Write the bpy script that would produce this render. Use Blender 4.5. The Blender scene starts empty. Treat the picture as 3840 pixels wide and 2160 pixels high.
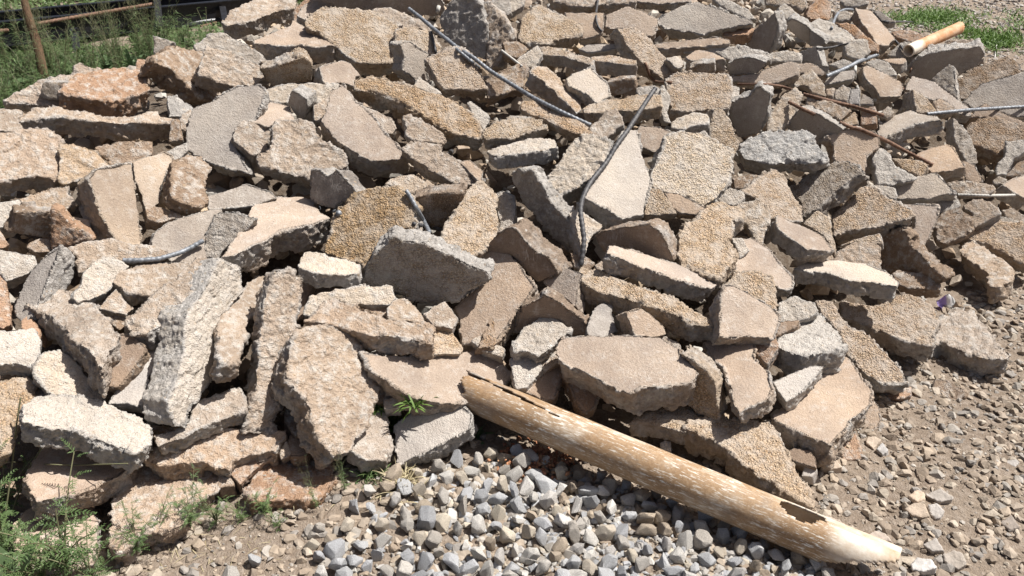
DATA = """
@ 0 0
R pink | 40,1010 290,850 450,800 740,720 735,660 800,635 870,665 1000,690 1000,950 640,1040 440,1070 250,1040 70,1030 | 10,75 | flat rust-stained slab farthest left against the weeds, under the pitted orange slab
R rust n=.03 | 610,900 800,740 1060,690 1400,690 1480,780 1470,850 1510,900 1300,960 1150,1010 850,980 620,930 | 20,180 | thick orange-topped slab with a pitted hole and grey broken end, beside weeds
R grey n=.05 a=10 | 430,825 680,820 690,870 610,910 610,1010 500,1000 420,975 410,930 | 20,-30 | small blue-grey lump stuck at the left corner of the thick orange-topped slab
R rust | 1380,590 1560,610 1600,650 1560,720 1370,700 | 5,30 | small rust chip peeking out between the weeds and the brown peaked chunk
R brown n=.05 | 1620,520 1700,470 1800,470 1950,510 2050,550 2030,720 2300,900 2150,1010 2000,960 1900,870 1740,690 1580,640 1560,580 | -180,110 | big brown earthy chunk with a dark hole and grey broken underside, left crest
R grey a=20 | 1530,355 1640,390 1740,420 1700,470 1630,530 1600,650 1570,580 1545,520 | 30,10 | upright grey spike with orange crust on top, behind the brown earthy chunk
R grey | 1965,460 2110,350 2250,325 2330,365 2620,520 2680,600 2576,640 2250,520 2080,470 2050,540 1980,510 | -10,60 | rough grey slab edge showing above the tilted slab with a pink patch
R tan n=.05 | 2090,460 2250,520 2576,640 2700,690 2740,770 2576,850 2400,870 2370,880 2180,810 2000,740 2010,660 | -30,45 | tilted tan slab with white chipped left edge and small pink patch
S grey n=.03 | 1940,1080 2150,1020 2260,940 2400,870 2600,860 2650,910 2640,1030 2560,1200 2350,1330 2380,1500 2510,1720 2160,1640 1880,1500 1890,1300 | 10,15 | large smooth grey slab standing upright left of the heap centre, small pit in its face
R tan n=.02 | 220,1160 300,1110 480,1080 700,1090 900,1120 1100,1180 1300,1170 1480,1130 1570,1110 1590,1160 1700,1190 1720,1230 1400,1230 1150,1240 900,1200 600,1170 300,1200 230,1220 | 20,180 | long low slab with a rough broken front lying under the thick orange-topped slab
R tan | -60,1090 150,1095 220,1110 220,1330 80,1310 -60,1300 | 0,80 | flat tan piece cut by the left picture edge, beside the long low slab
R grey | 1680,960 1780,960 1940,1080 1900,1160 1700,1170 | 0,60 | shaded grey lump inside the dark gap under the brown earthy chunk
R tan | 1830,1150 1930,1090 1920,1320 1820,1300 | -20,20 | narrow tan sliver wedged against the left edge of the large upright grey slab
R brown | 1720,1190 1800,1200 1830,1400 1700,1420 | 20,20 | dark end piece behind the right end of the long low slab
@ 1 0
R tan n=.03 | -340,210 -250,110 -80,20 50,-40 400,-40 370,70 280,90 100,150 -30,200 -180,230 -300,250 | 10,150 | thick tan slab with grey rough front, highest piece beside the weeds
R rust n=-.05 | 370,200 390,90 480,0 560,-20 430,120 400,220 | 5,20 | thin rust-red strip squeezed behind the thick tan crest slab
S tan | 430,110 560,-10 650,-10 850,60 700,110 600,140 540,200 520,210 415,150 | -20,70 | tan slab corner behind the big golden pebbly slab, top left crest
P sand n=.04 a=35 | 520,210 560,140 660,75 850,75 950,90 1150,110 1300,200 1420,270 1410,520 1390,610 1200,630 1050,620 920,560 820,470 700,370 520,270 | -5,35 | big golden pebbly slab tilted to the front near the top of the heap
S tan n=.02 a=25 | 600,-80 1830,-80 1885,90 1860,130 1760,170 1560,150 1200,130 820,75 640,0 | 0,-40 | long beige slab at the top picture edge showing its shaded smooth underside
R tan | 1170,110 1210,90 1350,85 1550,160 1740,230 1750,320 1430,300 1250,190 | -10,30 | pinkish flat chunk between the golden pebbly slab and the crossing bars
P sand n=.02 a=30 | 1400,300 1500,270 1650,280 1750,330 1860,470 1830,560 1740,560 1560,430 1410,450 | 0,30 | small sandy pebbly chunk under the crossing wire bars
S pale n=.06 a=35 | 1450,450 1500,420 1560,420 1650,500 1740,550 1690,630 1735,800 1620,830 1480,700 1500,560 | -100,-5 | pale smooth standing stone right of the golden pebbly slab
P tan n=.06 | 1710,590 1900,490 2060,475 2130,540 2240,720 2330,900 2100,900 1900,890 1850,830 1750,690 | 5,100 | square pinkish-brown block right of the pale standing stone
R grey n=.06 a=25 | 1850,160 1960,20 2050,-20 2200,-10 2260,40 2330,330 2310,600 2270,600 2160,530 2020,450 1920,400 1860,250 | 30,0 | tall grey boulder with a dark hollow beside the wire crossing
R tan n=.02 a=30 | 2260,40 2340,30 2430,100 2560,280 2520,420 2450,640 2340,700 2290,640 2330,400 | 20,10 | rough tan boulder leaning on the right side of the tall grey boulder
S tan n=.02 | -20,410 150,340 340,260 380,200 520,290 680,370 790,450 600,460 400,440 300,460 0,430 | 30,185 | flat smooth tan triangular slab below the thick crest slab
P sand n=.08 | 45,690 180,680 320,630 470,575 510,600 560,680 550,830 380,850 180,855 100,810 | -10,-95 | small block with golden pebbly front and white top
S tan | 640,670 700,655 860,610 950,640 1060,770 1000,770 990,880 960,860 850,830 690,835 | -80,30 | smooth tan slab in the shade behind the small golden-fronted block
P sand n=.06 | 1000,800 1180,760 1400,820 1600,880 1880,960 2050,1050 2140,1130 2270,1340 2230,1390 1900,1310 1700,1190 1550,1100 1400,1010 1200,940 1010,900 | 20,115 | long pebbly beam slanting down to the right in the upper middle
R tan n=.1 | 1490,1170 1560,1160 1650,1190 1850,1330 1900,1400 1860,1440 1600,1410 1520,1370 1500,1230 | -5,35 | rough oval chunk lying along the front side of the long pebbly beam
R tan | 1080,1070 1200,1100 1370,1190 1410,1290 1380,1340 1290,1340 1200,1230 | 0,40 | pinkish lump between the long pebbly beam and the curved smooth slab
S tan n=.07 | 770,910 880,860 930,910 1000,1020 1100,1090 1200,1200 1300,1340 1530,1560 1440,1600 1280,1610 1150,1600 1010,1530 860,1430 740,1330 670,1220 740,1050 | 15,140 | large curved smooth slab with thick rough front, left of centre
R pale | 70,880 280,850 540,835 800,850 870,870 760,930 700,1090 560,1030 380,930 320,1050 90,990 | -5,40 | rough white-grey ledge above the small cube with a smooth shaded face
S grey n=.08 a=42 | 335,990 360,925 440,960 500,1000 520,1080 470,1210 390,1150 330,1050 | 100,-70 | small grey cube with one smooth face turned left
R tan n=.02 | 580,1060 690,1000 740,930 770,900 720,1090 690,1190 640,1220 590,1200 | -20,20 | rough tan wedge between the grey cube and the curved smooth slab
S tan n=.06 | -40,990 100,1010 320,1070 350,1150 400,1215 210,1215 140,1270 0,1225 -50,1220 | -10,130 | small smooth tan block resting on the broad tan slab
R tan | -200,1290 -130,1220 -20,1240 130,1270 130,1500 -30,1560 -150,1470 -240,1380 | -10,60 | rough lump under the small smooth tan block, beside the upright grey slab
R tan n=.02 | 210,1210 430,1215 560,1240 580,1290 610,1370 830,1520 870,1590 850,1700 600,1800 380,1750 60,1660 30,1590 140,1490 | -5,120 | broad pinkish-tan slab with rough lower edge in the left centre
R pale n=.02 | 1590,870 1640,770 1720,820 1870,940 1800,960 | -10,20 | small white triangular shard above the long pebbly beam
R pale n=.02 | 2120,1030 2160,1015 2340,1150 2360,1210 2290,1310 2200,1180 | -5,30 | small white broken shard at the right side of the long pebbly beam
R brown | 2300,800 2450,720 2640,640 2700,700 2680,880 2340,980 | 10,60 | dark brown chunk beside the square pinkish-brown block, under the long bar
P sand n=.05 | 2290,1330 2400,1230 2576,1170 2760,1170 2880,1210 2920,1285 2700,1345 2576,1390 2300,1400 | 0,95 | sandy ledge-shaped chunk under the sandy beam, above the curved black bar
@ 2 0
R tan n=.05 | 340,-90 1200,-90 1220,0 1180,30 1000,50 600,60 420,20 370,-20 | 0,75 | thick rounded slab on the top picture edge throwing a shadow below itself
P sand n=.04 a=40 | 70,380 110,190 160,130 270,50 390,110 550,190 600,200 680,250 690,340 600,370 450,390 370,430 150,430 | -5,50 | sandy pebbly chunk with a pointed top under the thick rounded slab
S tan | 540,130 920,130 920,260 900,330 800,370 690,390 680,250 560,200 | 0,60 | smooth slab half in the shadow of the thick rounded slab
S tan | 950,150 1160,60 1350,130 1470,190 1440,330 1380,370 1100,290 950,270 | -10,30 | smooth tan slab behind the top of the leaning pebbly beam
S tan | 1220,-50 1800,-50 1780,15 1600,30 1420,35 1220,0 | 10,75 | flat tan slab with grey broken front at the top edge
S pale n=.04 | 1450,200 1600,110 1700,60 1850,20 2000,50 2100,80 2200,130 2350,180 2420,230 2160,290 1900,340 1550,290 1470,230 | 20,80 | largest pale flat slab, lying level near the top
R pale | 2000,-20 2200,0 2380,100 2470,200 2350,190 2150,100 | 0,30 | grey rough rim behind the largest pale flat slab
P tan n=.08 | 1060,285 1200,280 1340,340 1500,530 1660,720 1600,790 1520,800 1330,640 1230,540 1150,430 | -105,40 | pebbly beam leaning diagonally with its left side in shade
S tan | 1430,440 1700,410 2080,370 2180,400 2190,440 1950,460 1680,480 1470,490 | 0,60 | long thin flat slab just under the largest pale flat slab
S grey n=.06 a=40 | 2360,470 2370,380 2450,290 2576,190 2636,110 2676,290 2640,430 2580,530 2440,520 | 90,-20 | dark grey gable-shaped slab standing right of the largest pale flat slab
S rust | 2120,340 2200,290 2420,280 2450,290 2360,345 2160,355 | 10,90 | small slab with a red-brown front beside the dark gable-shaped slab
R pale | 1680,490 1960,455 2340,470 2600,540 2600,620 2150,590 2050,530 1760,530 | 0,30 | rough white ledge behind the small half-round block
S tan n=.05 | 1750,570 1830,510 1880,495 2030,530 2155,590 2050,600 1900,605 1780,600 | 5,115 | small half-round block with smooth top and white broken front
P sand n=.08 a=30 | 1780,690 1900,640 2040,630 2040,735 1920,740 1800,715 | 0,-20 | tiny sandy pebbly piece in front of the small half-round block
S grey n=.03 a=30 | 2160,650 2250,600 2400,580 2570,630 2460,740 2200,760 2170,720 | 20,-25 | dark grey smooth piece with a scored line, right of the small half-round block
S tan n=.03 | 2180,770 2460,740 2576,690 2780,610 2880,640 2870,750 2700,830 2576,840 2300,830 2200,800 | 0,40 | flat pale tan slab with scratches behind the brown bar
P tan n=.07 a=35 | 1560,800 1640,740 1740,725 1950,730 2160,740 2210,850 2190,1000 2170,1080 1900,1110 1600,1110 1550,950 | 0,35 | big square brown pebbly block in the upper right middle
P tan n=.02 | 280,470 380,465 560,510 830,590 790,650 700,620 500,560 310,545 | 10,110 | pebbly block with a white broken front, middle top
P tan n=.06 | 810,570 1000,550 1250,600 1255,640 1160,645 1000,625 790,600 | 5,135 | bar-shaped block with pebbly top and smooth shaded front
P tan n=.05 | 200,690 270,660 360,680 480,780 560,900 690,1020 690,1080 650,1130 540,1010 400,880 180,715 | -85,120 | pebbly block with a dark rough left side just right of the long bar
S pale n=.05 a=40 | 560,800 620,740 800,670 830,720 950,820 990,960 860,1030 700,910 590,870 | -5,50 | pale smooth chunk under the bar-shaped block
R brown n=.02 | 950,830 1100,800 1240,790 1250,900 1120,950 1000,970 | 0,-30 | rough brown lump under the bar-shaped block's right end
P tan n=.07 | 90,1070 130,1015 240,1010 500,1130 700,1240 790,1330 760,1390 600,1330 350,1200 110,1110 | 15,100 | sandy beam pointing down right beside the end of the long bar
P sand n=.04 | 720,1080 800,1035 1050,985 1300,960 1490,950 1500,1060 1300,1100 1050,1110 900,1140 730,1130 | 15,115 | pebbly topped block behind the tall twisted bar's free end
R tan n=.07 | 770,1290 940,1130 1040,1100 1100,1160 1130,1250 1050,1290 950,1400 820,1430 | -5,40 | tan wedge left of the tall twisted bar's upper end
R pale n=.06 | 1600,1230 1660,1190 1830,1130 1960,1150 1975,1250 1830,1260 1730,1300 1600,1290 | 5,65 | small white block with an orange pebbly front under the big square brown block
P sand n=.05 a=30 | 2040,1090 2130,1090 2210,1250 2280,1460 2200,1600 2080,1500 2000,1449 1990,1260 | -30,0 | narrow standing sandy slab right of the small orange-fronted white block
S grey n=.05 a=30 | 2150,1100 2200,1040 2400,960 2490,880 2590,960 2560,1200 2480,1330 2280,1370 2190,1200 | 30,-40 | dark grey smooth slab facing left, right of the big square brown block
S tan n=.03 | 1250,1340 1290,1270 1450,1280 1640,1330 1680,1370 1630,1470 1540,1560 1470,1550 1300,1480 | -20,30 | smooth tan slab right of the tall twisted bar, above the white round boulder
R pale | 60,580 250,450 300,540 250,640 190,690 60,650 | 0,30 | white rough strip at the left end of the white-fronted pebbly block
S tan n=.02 | 20,750 110,620 185,690 150,760 90,830 | -20,10 | thin smooth wedge left of the pebbly block beside the long bar
R pale | -80,0 140,-20 120,50 0,130 -100,110 | 0,30 | white rounded lump at the top edge left of the thick rounded slab
R grey | -240,20 -20,-40 0,130 -120,180 | 0,20 | grey rough lump at the top edge beside the tan leaning boulder
S pale | 670,490 760,445 1030,440 1060,480 900,510 760,530 | 0,30 | thin pale flat slab behind the bar-shaped block
R brown | -90,420 60,410 160,490 70,580 -60,560 | 0,40 | brown lump under the tan boulder that leans on the tall grey one
R grey | 1250,880 1430,860 1500,900 1490,990 1380,1000 1260,960 | 0,20 | small grey stone behind the free end of the tall twisted bar
R pale n=.02 | 1520,860 1600,1000 1560,1130 1600,1230 1530,1230 1480,1060 1500,900 | -20,20 | narrow white broken edge at the left of the big square brown block
S pale n=.02 | 1560,580 1650,560 1740,620 1700,690 1640,680 1560,600 | -20,20 | small pale piece between the leaning pebbly beam and the half-round block
R pale n=.02 | 2200,850 2290,880 2290,960 2220,1050 2180,1040 | 0,30 | white lump at the right edge of the big square brown block
@ 3 0
P tan | -30,-40 370,-40 380,60 340,110 200,40 60,60 -20,40 | 0,40 | brown pebbly lump at the top edge right of the pale flat slab
P rust n=.03 a=35 | 430,60 500,-20 600,-20 640,100 620,200 480,190 390,180 | -30,20 | orange pebbly upright chunk near the top edge on the right
R pale n=.04 | 100,80 180,40 250,80 400,210 370,270 230,200 150,200 | -20,20 | grey-white rough lump behind the dark gable-shaped slab
S pale n=.05 a=40 | 190,230 240,190 370,250 430,300 430,470 300,380 200,300 | 10,-30 | pale smooth wedge overhanging a dark hole, right of the dark gable-shaped slab
S grey a=35 | 420,300 560,400 580,450 500,480 420,470 | 20,-10 | small dark smooth triangle right of the pale overhanging wedge
R pale n=.06 | 430,230 520,180 620,210 720,270 820,330 850,400 760,440 690,420 560,370 480,290 | -20,70 | long white rough lump with an orange underside near the top right
P rust | 680,230 860,240 950,330 1100,450 1120,530 980,500 870,390 | -10,30 | rust-coloured rubble strip left of the long leaning tan block
S tan n=.08 | 890,80 1040,110 1110,180 1190,280 1270,380 1220,440 1100,430 1050,350 930,190 | -65,85 | long smooth tan block leaning at the upper right, near the green grass
S grey | 1060,110 1130,110 1290,210 1200,240 1130,210 | -5,20 | small grey slab behind the long leaning tan block
R pale n=.06 | 770,470 880,390 1000,400 1030,520 920,610 850,590 790,560 | -20,15 | pale rough lump below the long leaning tan block
S grey n=.06 a=40 | 315,510 400,490 480,455 500,530 540,660 330,610 | 90,10 | grey block with a smooth dark front in the upper right middle
R pale | 0,540 200,510 330,540 320,620 150,620 0,630 | 0,20 | low white rough piece left of the grey dark-fronted block
S tan n=.01 | 260,640 430,625 540,690 590,750 500,760 310,730 | 0,30 | smooth pink-tan strip behind the sandy white lump
R sand n=.05 | 210,820 430,690 500,760 570,850 580,960 450,950 380,860 270,880 | -10,40 | sandy white lump where the brown bar meets the pile
S pale | 560,860 620,720 880,700 850,790 700,830 | 0,40 | pale flat slab under the slanting grey bar
R pale | 600,650 760,590 880,640 760,700 | 0,20 | small white lump above the slanting grey bar
S tan n=.09 | 960,670 1010,655 1160,730 1330,820 1360,880 1330,960 1130,970 1080,880 980,780 | -60,55 | smooth brown-faced boulder with white crack lines, right side of the heap
R pale | 980,640 1090,590 1200,620 1300,750 1180,770 1050,690 | 0,20 | white rough lump behind the smooth brown-faced boulder
S tan | 1140,590 1380,580 1400,610 1330,650 1200,625 | 0,50 | flat tan slab behind the brown-faced boulder
R grey | 1190,560 1330,430 1420,420 1480,500 1390,590 | 0,20 | grey rubble lump at the lower end of the far orange-white pipe
R grey n=.02 | 1390,550 1500,470 1575,490 1560,550 1430,610 | 0,20 | dark grey stone right beside the far orange-white pipe
S grey n=.03 a=30 | 1360,720 1480,620 1620,540 1800,510 2120,480 2170,560 2100,670 1900,770 1700,820 1500,800 | -5,-15 | long smooth grey slab in front of the far pipe
R grey n=.06 a=30 | 1680,770 1760,700 1830,650 1870,680 1890,900 1910,1000 1780,910 1620,820 | 10,10 | grey rough triangle in front of the long smooth grey slab
P brown a=30 | 1890,790 2100,680 2400,560 2520,620 2520,740 2150,850 2000,990 1930,980 | 0,30 | dark brown pebbly slab at the far right
S grey n=.03 a=25 | 1960,1030 2150,850 2400,780 2640,690 2680,1180 2450,1170 2180,1060 2080,1110 | 0,20 | large smooth grey-brown slab at the right edge
S tan n=.05 a=40 | 1390,890 1450,760 1580,790 1700,830 1780,900 1900,990 2030,1080 2040,1160 1900,1130 1800,1020 1650,1000 1500,930 | -10,30 | smooth tan tongue-shaped slab right of the brown-faced boulder
P sand n=.07 a=40 | 1460,900 1560,950 1640,1030 1700,1110 1650,1150 1500,1130 1480,1040 | -140,20 | sandy pebbly cube with a dark left face, right side
R tan n=.08 | 1660,1020 1740,980 1800,1020 1880,1080 1890,1120 1730,1150 1690,1100 | -10,30 | stubby tan lump in front of the tongue-shaped slab
S tan | 2020,1190 2190,1030 2360,1130 2580,1220 2660,1300 2400,1240 2150,1180 | 0,30 | flat tan slab under the straight grey bar at the right edge
P brown n=.02 | 2000,1290 2120,1200 2300,1180 2500,1240 2620,1300 2600,1500 2400,1580 2200,1500 2060,1449 | -10,90 | brown pebbly boulder low under the straight grey bar
S grey n=.06 | 1110,1330 1140,1240 1250,1170 1440,1110 1560,1150 1700,1170 1750,1210 1480,1240 1250,1340 1160,1390 | 15,130 | flat-topped grey block with white and rusty front at the right
R grey n=.06 a=40 | 1860,1180 1900,1210 1980,1300 2060,1430 2120,1640 2010,1650 1930,1520 1880,1400 | -90,0 | upright grey block with a black left side at the right
S grey n=.06 a=30 | 200,1300 240,1200 330,1090 500,1150 640,1230 760,1310 580,1390 480,1470 400,1370 | 50,-45 | dark smooth slab with a white rough rim, behind the blue-grey boulder
R sand n=.03 | 150,950 270,880 350,930 300,1090 250,1180 150,1310 0,1330 0,1200 50,1080 | -20,40 | sandy beige chunk left of the dark rimmed slab
R tan n=.02 | 400,980 530,980 720,1060 850,1100 720,1220 560,1120 400,1070 | 0,40 | rough tan chunk under the brown bar
S tan n=.06 | 580,1390 700,1320 900,1280 1060,1320 1120,1400 1110,1500 1010,1560 960,1830 900,1700 680,1620 660,1460 | -50,10 | tall smooth tan slab right of the blue-grey boulder
R sand n=.02 | 740,1230 880,1120 910,1250 800,1280 | 0,20 | little sandy chip between two brown bars
R rust n=.02 | 930,1100 1080,1060 1090,1240 930,1260 | 0,30 | rusty rubble piece below the brown-faced boulder
R sand n=.02 | 1120,1150 1210,1060 1270,1120 1200,1190 | 0,20 | tiny tan chip below the brown-faced boulder
S grey n=.01 | 830,890 930,890 920,1050 810,1050 | 0,20 | grey smooth piece in the shade left of the brown-faced boulder
R grey n=.02 | 670,910 760,860 830,890 800,1020 670,1000 | 0,20 | grey rough piece with a shadow stripe under the slanting bar
R tan n=.02 | 585,890 670,880 660,970 590,960 | 0,20 | small tan piece at the right of the sandy white lump
S grey | 910,1050 960,940 1060,1000 1060,1060 | 0,20 | dark piece hidden directly under the brown-faced boulder
R rust | 1240,330 1300,300 1450,310 1530,340 1570,380 1450,430 1300,380 | 0,50 | flat rusty slab lying left of the far pipe
R tan | 1740,460 1830,400 2050,390 2200,470 2150,510 1900,510 1750,510 | 0,30 | flat tan slab lying under the far pipe on the grass side
R grey | 720,10 850,-20 1000,0 1020,40 900,70 780,70 | 0,20 | grey flat stone at the top edge behind the long leaning tan block
R pale | 650,110 800,100 850,200 700,210 | 0,20 | white rubble lump inside the curved wire loop
@ 0 1
R pink n=.07 | -60,-110 30,-100 280,-165 520,-140 600,-20 620,60 610,250 590,330 540,395 500,330 370,310 150,345 -60,375 | -5,150 | broad pink-orange slab with grey rim at the left picture edge
R sand n=.02 | 610,0 760,-5 980,70 1080,170 1130,230 1060,250 950,290 860,350 640,400 595,380 600,150 | 0,30 | rough yellow-brown lump right of the broad pink-orange slab
R brown | 960,30 1200,-20 1510,-20 1515,110 1340,190 1120,210 1060,130 | 0,30 | dark brown boulder deep in the gap under the long low slab
S sand n=.05 a=32 | 900,350 980,260 1130,240 1240,205 1330,200 1350,400 1390,700 1415,970 1390,1020 1300,1010 1160,960 1090,830 1000,660 940,480 | -185,45 | tall sand-coloured upright slab with a thick grey broken left side
S sand n=.05 a=30 | 1340,180 1480,130 1640,90 1730,130 1740,190 1680,270 1620,450 1600,570 1540,650 1470,665 1400,450 1345,290 | -15,90 | narrow sandy slab tapering to a point beside the brown earth-faced chunk
R brown n=.09 a=35 | 1740,180 1880,95 2020,150 2130,240 2080,320 2070,470 2100,590 2010,620 1850,590 1720,520 1740,360 | -65,95 | chunk with an earthy orange-brown face beside the deepest dark hole
R grey | 1640,90 1700,60 1880,-20 1890,60 1800,150 1740,170 | -5,30 | grey crumbled lump above the narrow tapering sandy slab
R brown | 1470,660 1560,630 1800,690 1840,730 1600,790 1490,750 | 0,40 | shaded brown piece under the earth-faced chunk
S grey n=.01 | 1530,990 1560,900 1700,780 1880,720 2110,650 2230,660 2160,800 2090,900 2060,1000 2080,1160 1900,1200 1740,1180 1660,1070 1540,1040 | 0,30 | rounded flat grey slab crossed by the lower left curved bar
S grey | 2100,520 2250,480 2480,405 2720,480 2780,540 2600,610 2270,640 2110,650 | 0,40 | flat slab in deep shadow under the broad pinkish-tan slab
R pale | -60,600 200,560 310,670 150,710 130,760 30,840 -60,820 | 0,40 | grey-white lump at the left edge under the broad pink-orange slab
R brown n=.03 a=30 | 150,695 340,680 520,690 515,950 400,945 60,885 130,830 140,760 | 0,-20 | brown flat-faced block left of the orange-red triangle
R rust n=.06 a=20 | 520,655 600,685 720,820 860,900 940,975 820,990 690,1040 510,1070 515,760 | 20,-20 | orange-red triangle standing against the brown block at left
S tan | 640,710 900,760 905,850 830,890 700,830 | 0,30 | small brown smooth piece right of the orange-red triangle
R brown | 300,1000 400,950 520,960 520,1080 370,1090 280,1040 | 0,20 | dark lump below the brown flat-faced block
R tan | 200,555 350,490 520,440 700,410 690,490 740,610 620,670 420,680 310,670 | 0,30 | tan lump in half shade left of the tall sand-coloured upright slab
R tan n=.03 | 700,1050 850,990 1120,945 1250,990 1380,1015 1550,1030 1690,1090 1560,1170 1240,1190 1080,1140 940,1190 850,1290 790,1290 800,1130 | 0,40 | wide flat rubble slab from which the lower left curved bar sticks out
R pale n=.07 | 840,1300 920,1190 1000,1140 1130,1130 1240,1170 1290,1240 1190,1310 1140,1400 1060,1500 900,1560 760,1600 750,1500 830,1400 | -10,30 | rounded white boulder in front of the lower left curved bar
S grey n=.08 a=50 | 610,1025 565,1170 500,1310 430,1480 330,1720 230,1810 140,1690 230,1430 310,1290 420,1170 | 200,70 | leaning slab with a dark smooth left face and pale speckled right face
R pale n=.02 | -60,1050 100,1090 350,1130 370,1210 280,1300 60,1380 20,1310 -60,1260 | 0,40 | white broken ledge at the left edge with sandy crust above
R rust | -60,850 0,850 60,940 95,1010 30,1050 -60,1040 | 0,20 | little rusty stone at the left edge beside the brown block
R rust n=.06 | -60,1290 10,1310 50,1380 100,1600 110,1800 20,1850 -60,1800 | 0,20 | orange-brown standing piece cut by the left picture edge
R grey n=.03 a=25 | 2050,1150 2040,930 2120,820 2170,690 2340,680 2580,750 2480,860 2330,970 2230,1090 2190,1160 | 20,10 | grey broken end of rubble left of the thick shaded slab
R tan n=.04 | 1150,1390 1200,1290 1400,1200 1620,1180 1860,1190 1940,1220 1860,1300 1700,1400 1640,1470 1500,1510 1300,1490 | -10,120 | rough tan lump between the white boulder and the smooth-ended long block
R pale n=.03 | 2060,1160 2180,1155 2400,1270 2400,1400 2250,1560 2150,1500 2140,1300 | 10,30 | white rough end right behind the smooth-ended long block
@ 1 1
S tan n=.05 | -350,1130 -220,980 0,600 250,540 460,540 570,590 640,690 750,740 580,800 430,830 250,860 120,950 0,1000 -200,1110 | 10,260 | thick slab with shaded smooth top and rough pink-tan front, left of centre
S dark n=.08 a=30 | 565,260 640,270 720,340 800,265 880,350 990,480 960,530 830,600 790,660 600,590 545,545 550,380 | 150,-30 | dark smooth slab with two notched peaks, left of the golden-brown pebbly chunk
P gold n=.09 a=25 | 990,490 1200,440 1420,445 1540,540 1580,620 1590,850 1440,860 1330,920 1150,1190 1100,1240 980,1170 700,1090 770,880 750,790 840,640 | 20,15 | golden-brown pebbly chunk with a grey patch in the very middle
R pale n=.12 | 450,1150 490,1085 540,1080 720,1120 900,1170 1030,1210 1040,1290 900,1310 600,1290 430,1230 | -15,130 | white rough block in front of the golden-brown pebbly chunk
P grey n=.13 a=30 | 1040,1430 1130,1220 1250,1080 1400,950 1560,980 1700,1000 1900,1110 2100,1200 2330,1310 2330,1380 2230,1450 2020,1570 1660,1590 1300,1500 | 60,-110 | large triangular grey chunk with a sunlit white upper edge in the centre
P brown n=.03 a=30 | 1590,560 1760,500 2110,490 2040,620 1890,860 1740,830 1650,680 | 20,-110 | dark pebbly chunk with a pale top behind the short middle bar
P sand n=.07 a=35 | 2180,400 2300,410 2420,530 2400,600 2450,770 2430,880 2390,960 2150,1125 2050,1080 1860,960 1900,800 2040,640 2110,480 | -5,25 | pebbly sand-coloured slab with pale right corner, centre
R tan n=.05 | 1480,60 1540,0 1620,-40 1860,-20 1890,70 2060,170 2310,340 2220,410 1990,390 1850,300 1740,260 1600,150 | -40,65 | tan chunk with grey broken left end, pointing down right above centre
R sand | 1290,410 1360,340 1580,300 1640,330 1720,400 1600,510 1500,480 1440,430 | 0,30 | sandy lump behind the short middle bar's upper end
S tan | 2040,180 2150,155 2290,270 2270,350 2320,420 2230,360 | 0,30 | small smooth piece under the curved black bar
S tan n=.03 a=35 | 2150,1120 2330,1090 2500,1060 2640,1200 2700,1310 2800,1440 2560,1760 2420,1960 2080,2000 2060,1800 2000,1640 2320,1380 | 20,30 | smooth tan slab tucked behind the large triangular grey chunk
R grey | 2380,540 2480,470 2600,520 2600,860 2440,890 2450,770 2400,600 | 10,20 | shaded grey stone right of the pebbly sand-coloured slab
@ 2 1
S brown n=.08 a=35 | 0,850 50,890 210,1070 340,1140 440,1300 350,1340 260,1390 180,1320 0,1115 -370,1100 -140,920 | 135,-105 | long block with shaded brown face and sunlit white rim, just right of centre
R grey n=.06 a=40 | 0,310 60,270 200,280 400,590 540,760 680,930 660,1000 560,1075 400,930 240,750 130,640 30,420 | 75,-45 | long block with a rusty groove in its grey side, left of the tall twisted bar
R pale n=.03 | 380,300 480,170 540,70 620,-60 800,-90 1010,-20 960,120 820,310 640,430 480,510 400,430 | 50,110 | rubbly white-grey slab behind the tall twisted bar
S pale n=.06 a=35 | 1120,-120 1260,-130 1300,60 1370,280 1395,400 1350,560 1335,700 1120,745 900,620 740,525 790,430 960,220 | -25,75 | big pale smooth slab right of the tall twisted bar
P pale n=.07 a=30 | 1500,120 1560,-60 1700,-120 1900,-100 2100,0 2220,80 2190,200 2180,390 2060,540 1930,620 1750,530 1500,460 1420,420 1430,240 | -25,35 | large round pale pebbly boulder in the upper right middle
S tan n=.04 | 1530,480 1680,490 1800,560 1945,640 1920,715 1700,695 1630,650 | -10,40 | smooth tan wedge under the large round pebbly boulder
P sand n=.03 a=30 | 1340,600 1390,450 1490,450 1560,550 1650,690 1480,710 1335,705 | 0,20 | pebbly chunk between the big pale smooth slab and the tan wedge
P sand n=.05 a=40 | 1940,640 2060,580 2250,640 2340,690 2320,750 2220,780 2215,930 2150,970 2250,1080 2230,1180 2080,1340 1990,1310 1740,1210 1680,1100 1700,950 1740,770 1880,740 | -10,30 | wide pebbly rubble chunk with brown hollows above the long smooth-topped beam
S brown n=.06 a=30 | 850,930 930,880 1150,840 1380,815 1480,880 1540,1000 1610,1170 1400,1130 1100,1030 930,1090 880,1010 | 90,-115 | hump-shaped block with a shaded brown front above the long smooth-topped beam
R pale n=.05 a=30 | 580,700 660,655 730,700 910,830 820,900 770,1000 710,1140 640,980 | -10,30 | pale standing wedge behind the foot of the tall twisted bar
S tan n=.11 | 990,1030 1050,1025 1300,1100 1640,1190 2060,1350 2070,1400 2000,1450 1800,1400 1600,1340 1100,1150 960,1100 | -80,150 | long beam with smooth tan top, upper one of the stacked pair
S tan n=.03 a=45 | 2240,1130 2370,1070 2310,960 2420,950 2600,1070 2700,1200 2830,1330 2820,1440 2700,1450 2500,1310 2280,1310 | -10,20 | smooth tan slab behind the pebbly patch left of the flat knife-edged slab
P sand n=.04 a=35 | 2150,1420 2250,1290 2450,1280 2600,1340 2650,1480 2640,1640 2530,1700 2400,1620 2200,1520 | 0,20 | pebbly sandy chunk right of the stacked beams
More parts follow.
